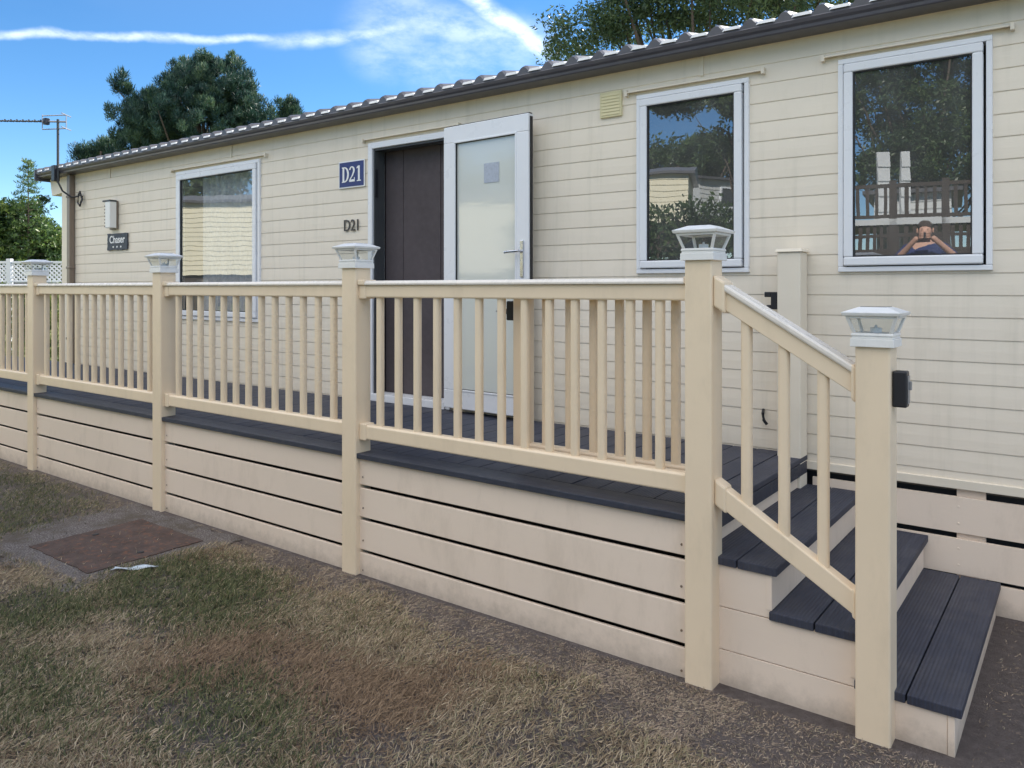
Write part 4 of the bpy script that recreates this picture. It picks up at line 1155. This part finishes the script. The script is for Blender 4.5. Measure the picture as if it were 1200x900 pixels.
# ------------------------------------------------------------------ person across the way (mirrored in the right window)
px, py = mir(1084, 9.6)
pn_ = empty('person', (px, py, 0.74), R(-8), label='person in a navy top with white stripes holding a phone up to the face', cat='person')
def skin(name, verts, edges, radii, m, parent, sub=2):
    me = bpy.data.meshes.new(name); me.from_pydata(verts, edges, []); me.update()
    o = link(name, me, m, parent)
    md = o.modifiers.new('skin', 'SKIN')
    for i, rr_ in enumerate(radii):
        me.skin_vertices[0].data[i].radius = rr_ if isinstance(rr_, tuple) else (rr_, rr_)
    me.skin_vertices[0].data[0].use_root = True
    s2 = o.modifiers.new('sub', 'SUBSURF'); s2.levels = sub; s2.render_levels = sub
    return o
# faces +y (towards the window); stands with elbows out, hands before the face
bv = [(0, 0, 0.95), (0, 0, 1.15), (0, 0.0, 1.38), (0, 0, 1.46), (0, 0.01, 1.53), (0, 0.015, 1.60), (0, 0.01, 1.68),
      (-0.19, 0, 1.40), (-0.33, 0.10, 1.22), (-0.14, 0.30, 1.45), (-0.08, 0.34, 1.52),
      (0.19, 0, 1.40), (0.36, 0.10, 1.24), (0.15, 0.30, 1.45), (0.08, 0.34, 1.52),
      (-0.10, 0, 0.90), (-0.12, 0.02, 0.50), (-0.12, -0.02, 0.08), (-0.12, 0.13, 0.03),
      (0.10, 0, 0.90), (0.12, 0.02, 0.50), (0.12, -0.02, 0.08), (0.12, 0.13, 0.03)]
be = [(0, 1), (1, 2), (2, 3), (3, 4), (4, 5), (5, 6), (2, 7), (7, 8), (8, 9), (9, 10), (2, 11), (11, 12), (12, 13), (13, 14), (0, 15), (15, 16), (16, 17), (17, 18), (0, 19), (19, 20), (20, 21), (21, 22)]
br_ = [(0.16, 0.11), (0.15, 0.11), (0.17, 0.11), 0.065, 0.07, 0.098, 0.075, 0.068, 0.048, 0.032, 0.034, 0.068, 0.048, 0.032, 0.034, 0.10, 0.065, 0.042, 0.038, 0.10, 0.065, 0.042, 0.038]
skin('body', bv, be, br_, 'skin', pn_)
skin('shirt', [bv[i] for i in (0, 1, 2, 7, 8, 11, 12)], [(0, 1), (1, 2), (2, 3), (3, 4), (2, 5), (5, 6)], [(0.175, 0.125), (0.165, 0.125), (0.185, 0.125), 0.080, 0.058, 0.080, 0.058], 'navy', pn_)
for sg in (-1, 1):
    skin('sleeve_stripe', [(sg * 0.20, -0.055, 1.44), (sg * 0.335, 0.045, 1.26)], [(0, 1)], [0.012, 0.010], 'sign_white', pn_, 1)
skin('trousers', [bv[i] for i in (0, 15, 16, 17, 19, 20, 21)], [(0, 1), (1, 2), (2, 3), (0, 4), (4, 5), (5, 6)], [(0.165, 0.12), 0.11, 0.078, 0.058, 0.11, 0.078, 0.058], 'jeans', pn_)
skin('hair', [(0, -0.045, 1.60), (0, -0.03, 1.68), (0, 0.01, 1.735)], [(0, 1), (1, 2)], [(0.085, 0.07), (0.100, 0.100), (0.085, 0.085)], 'hair', pn_)
mb = MB(); mb.hexa([(-0.014, 0.095, 1.585), (0.014, 0.095, 1.585), (0.012, 0.128, 1.590), (-0.012, 0.128, 1.590)], [(-0.008, 0.095, 1.635), (0.008, 0.095, 1.635), (0.005, 0.105, 1.635), (-0.005, 0.105, 1.635)])
mb.build('nose', 'skin', pn_, bevel=0.004)
for sg in (-1, 1):
    mb = MB(); mb.tube([(sg * 0.036, 0.092, 1.632), (sg * 0.036, 0.104, 1.632)], 0.007, 10); mb.build('eye', 'rubber', pn_)
    mb = MB(); mb.prism([(0.0, 1.585), (0.022, 1.59), (0.028, 1.625), (0.018, 1.65), (-0.004, 1.64)], 'x', sg * 0.088, sg * 0.104); mb.build('ear', 'skin', pn_, bevel=0.005)
for sg in (-1, 1):
    for k in range(4):
        hv = Vector((sg * 0.07, 0.345, 1.50 + k * 0.019))
        skin('finger', [hv, hv + Vector((-sg * 0.03, 0.035, 0.004)), hv + Vector((-sg * 0.06, 0.03, 0.004))], [(0, 1), (1, 2)], [0.010, 0.009, 0.008], 'skin', pn_, 1)
    hv = Vector((sg * 0.085, 0.325, 1.49))
    skin('thumb', [hv, hv + Vector((-sg * 0.03, -0.012, 0.0)), hv + Vector((-sg * 0.055, -0.012, 0.015))], [(0, 1), (1, 2)], [0.012, 0.010, 0.009], 'skin', pn_, 1)
mb = MB(); mb.box(-0.075, 0.075, 0.345, 0.354, 1.495, 1.57)
o = mb.build('phone', 'black_plastic', None, bevel=0.003); o.location = pn_.location; o.rotation_euler = pn_.rotation_euler
tag(o, 'black phone held sideways in both hands of the person', 'phone')
mb = MB(); mb.box(px - 0.9, px + 0.9, py - 0.6, py + 0.5, 0.0, 0.745)
o = mb.build('timber_platform', 'dark_wood'); tag(o, 'low dark timber platform the person stands on', 'platform')

# ------------------------------------------------------------------ sky, sun
SUN_EL, SUN_AZ = R(37), R(16)        # azimuth measured from +Y towards +X: behind the caravan, to the right
w = bpy.data.worlds.new('World'); S.world = w; w.use_nodes = True
nt = w.node_tree; bg = nt.nodes['Background']
sky = nt.nodes.new('ShaderNodeTexSky'); sky.sky_type = 'NISHITA'; sky.sun_disc = False
sky.sun_elevation = SUN_EL; sky.sun_rotation = SUN_AZ; sky.altitude = 1800; sky.air_density = 1.0; sky.dust_density = 0.0; sky.ozone_density = 2.0
tc = nt.nodes.new('ShaderNodeTexCoord')
def camdir(u, v):
    q = Vector(((u - U0) / F * c_ - s_, (u - U0) / F * s_ + c_, -(v - V0) / F)); return q.normalized()
def vm(op, a, b_=None):
    n = nt.nodes.new('ShaderNodeVectorMath'); n.operation = op
    if isinstance(a, (tuple, Vector)): n.inputs[0].default_value = tuple(a)
    else: nt.links.new(a, n.inputs[0])
    if b_ is not None:
        if isinstance(b_, (tuple, Vector)): n.inputs[1].default_value = tuple(b_)
        else: nt.links.new(b_, n.inputs[1])
    return n.outputs['Value'] if op == 'DOT_PRODUCT' else n.outputs[0]
def ma(op, a, b_=0.0, c3=None, clamp=False):
    n = nt.nodes.new('ShaderNodeMath'); n.operation = op; n.use_clamp = clamp
    for i, v in enumerate((a, b_) + ((c3,) if c3 is not None else ())):
        if isinstance(v, (int, float)): n.inputs[i].default_value = v
        else: nt.links.new(v, n.inputs[i])
    return n.outputs[0]
def sm(x, lo, hi):
    n = nt.nodes.new('ShaderNodeMapRange'); n.interpolation_type = 'SMOOTHSTEP'
    nt.links.new(x, n.inputs[0]); n.inputs[1].default_value = lo; n.inputs[2].default_value = hi
    return n.outputs[0]
dirv = vm('NORMALIZE', tc.outputs['Generated'])
wn = nt.nodes.new('ShaderNodeTexNoise'); wn.inputs['Scale'].default_value = 7; wn.inputs['Detail'].default_value = 6; nt.links.new(dirv, wn.inputs['Vector'])
wob = ma('MULTIPLY', ma('SUBTRACT', wn.outputs['Fac'], 0.5), 0.05)
def trail(p0, p1, width, soft=1.0, dens=0.6, ext=0.04):
    a, b_ = camdir(*p0), camdir(*p1)
    n = a.cross(b_).normalized()
    mid = (a + b_).normalized(); half = math.acos(max(-1, min(1, a.dot(b_)))) / 2
    d = ma('ABSOLUTE', ma('ADD', vm('DOT_PRODUCT', dirv, n), wob))
    core = sm(d, width, 0.0)
    along = ma('ARCCOSINE', vm('DOT_PRODUCT', dirv, mid))
    e = sm(along, half + ext, half * 0.7)
    br = nt.nodes.new('ShaderNodeTexNoise'); br.inputs['Scale'].default_value = 26; br.inputs['Detail'].default_value = 8; br.inputs['Roughness'].default_value = 0.65
    mp = nt.nodes.new('ShaderNodeMapping'); mp.inputs['Scale'].default_value = (1, 1, 2.2); nt.links.new(dirv, mp.inputs[0]); nt.links.new(mp.outputs[0], br.inputs['Vector'])
    f = sm(br.outputs['Fac'], 0.25, 0.7)
    return ma('MULTIPLY', ma('MULTIPLY', ma('MULTIPLY', core, e), ma('ADD', ma('MULTIPLY', f, 0.75), 0.25)), dens)
cl = trail((-260, 38), (340, 47), 0.0075, dens=0.5)
for a in (trail((330, 48), (480, 28), 0.013, dens=0.42), trail((470, 20), (640, 52), 0.040, dens=0.36), trail((525, -30), (640, 60), 0.020, dens=0.75), trail((430, 60), (500, 10), 0.10, dens=0.26),
          trail((480, 70), (620, 60), 0.07, dens=0.24)):
    cl = ma('MAXIMUM', cl, a)
# thin veil elsewhere; bright unseen cloud added behind the viewer to light the front
vn = nt.nodes.new('ShaderNodeTexNoise'); vn.inputs['Scale'].default_value = 2.6; vn.inputs['Detail'].default_value = 9; vn.inputs['Roughness'].default_value = 0.6
mp = nt.nodes.new('ShaderNodeMapping'); mp.inputs['Scale'].default_value = (1, 1, 3); mp.inputs['Location'].default_value = (3.1, 1.7, 0.4); nt.links.new(dirv, mp.inputs[0]); nt.links.new(mp.outputs[0], vn.inputs['Vector'])
veil = sm(vn.outputs['Fac'], 0.30, 0.62)
sepd = nt.nodes.new('ShaderNodeSeparateXYZ'); nt.links.new(dirv, sepd.inputs[0])
behind = sm(sepd.outputs[1], 0.35, -0.3)
veil = ma('MULTIPLY', veil, ma('ADD', ma('MULTIPLY', behind, 0.80), 0.04))
veil = ma('MULTIPLY', veil, sm(sepd.outputs[2], 0.22, 0.5))

mx = nt.nodes.new('ShaderNodeMix'); mx.data_type = 'RGBA'
nt.links.new(cl, mx.inputs['Factor']); hs = nt.nodes.new('ShaderNodeHueSaturation'); hs.inputs['Saturation'].default_value = 1.28; nt.links.new(sky.outputs[0], hs.inputs['Color']); nt.links.new(hs.outputs[0], mx.inputs['A']); mx.inputs['B'].default_value = (8.6, 9.0, 9.6, 1)
mx2 = nt.nodes.new('ShaderNodeMix'); mx2.data_type = 'RGBA'
nt.links.new(veil, mx2.inputs['Factor']); nt.links.new(mx.outputs['Result'], mx2.inputs['A']); mx2.inputs['B'].default_value = (14.5, 14.2, 13.8, 1); mx = mx2
nt.links.new(mx.outputs['Result'], bg.inputs['Color'])
bg.inputs['Strength'].default_value = 0.10

sl_ = bpy.data.lights.new('sun', 'SUN'); sl_.energy = 5.0; sl_.angle = R(0.53); sl_.color = (1.0, 0.94, 0.84)
so = bpy.data.objects.new('sun', sl_); COL.objects.link(so)
sd_ = Vector((math.sin(SUN_AZ) * math.cos(SUN_EL), math.cos(SUN_AZ) * math.cos(SUN_EL), math.sin(SUN_EL)))
so.rotation_euler = sd_.to_track_quat('Z', 'Y').to_euler()
so.location = (5, 20, 15)

# ------------------------------------------------------------------ camera
cam = bpy.data.cameras.new('camera'); co = bpy.data.objects.new('camera', cam); COL.objects.link(co)
co.location = (0, 0, CZ); co.rotation_euler = (R(90), 0, TH)
cam.sensor_width = 36; cam.lens = F / 1200 * 36; cam.shift_y = -(450 - V0) / 1200
cam.clip_start = 0.05; cam.clip_end = 1500
S.camera = co
vs_ = S.view_settings
vs_.view_transform = 'Standard'; vs_.look = 'None'; vs_.gamma = 1.0; vs_.use_curve_mapping = False
vs_.exposure = 1.08
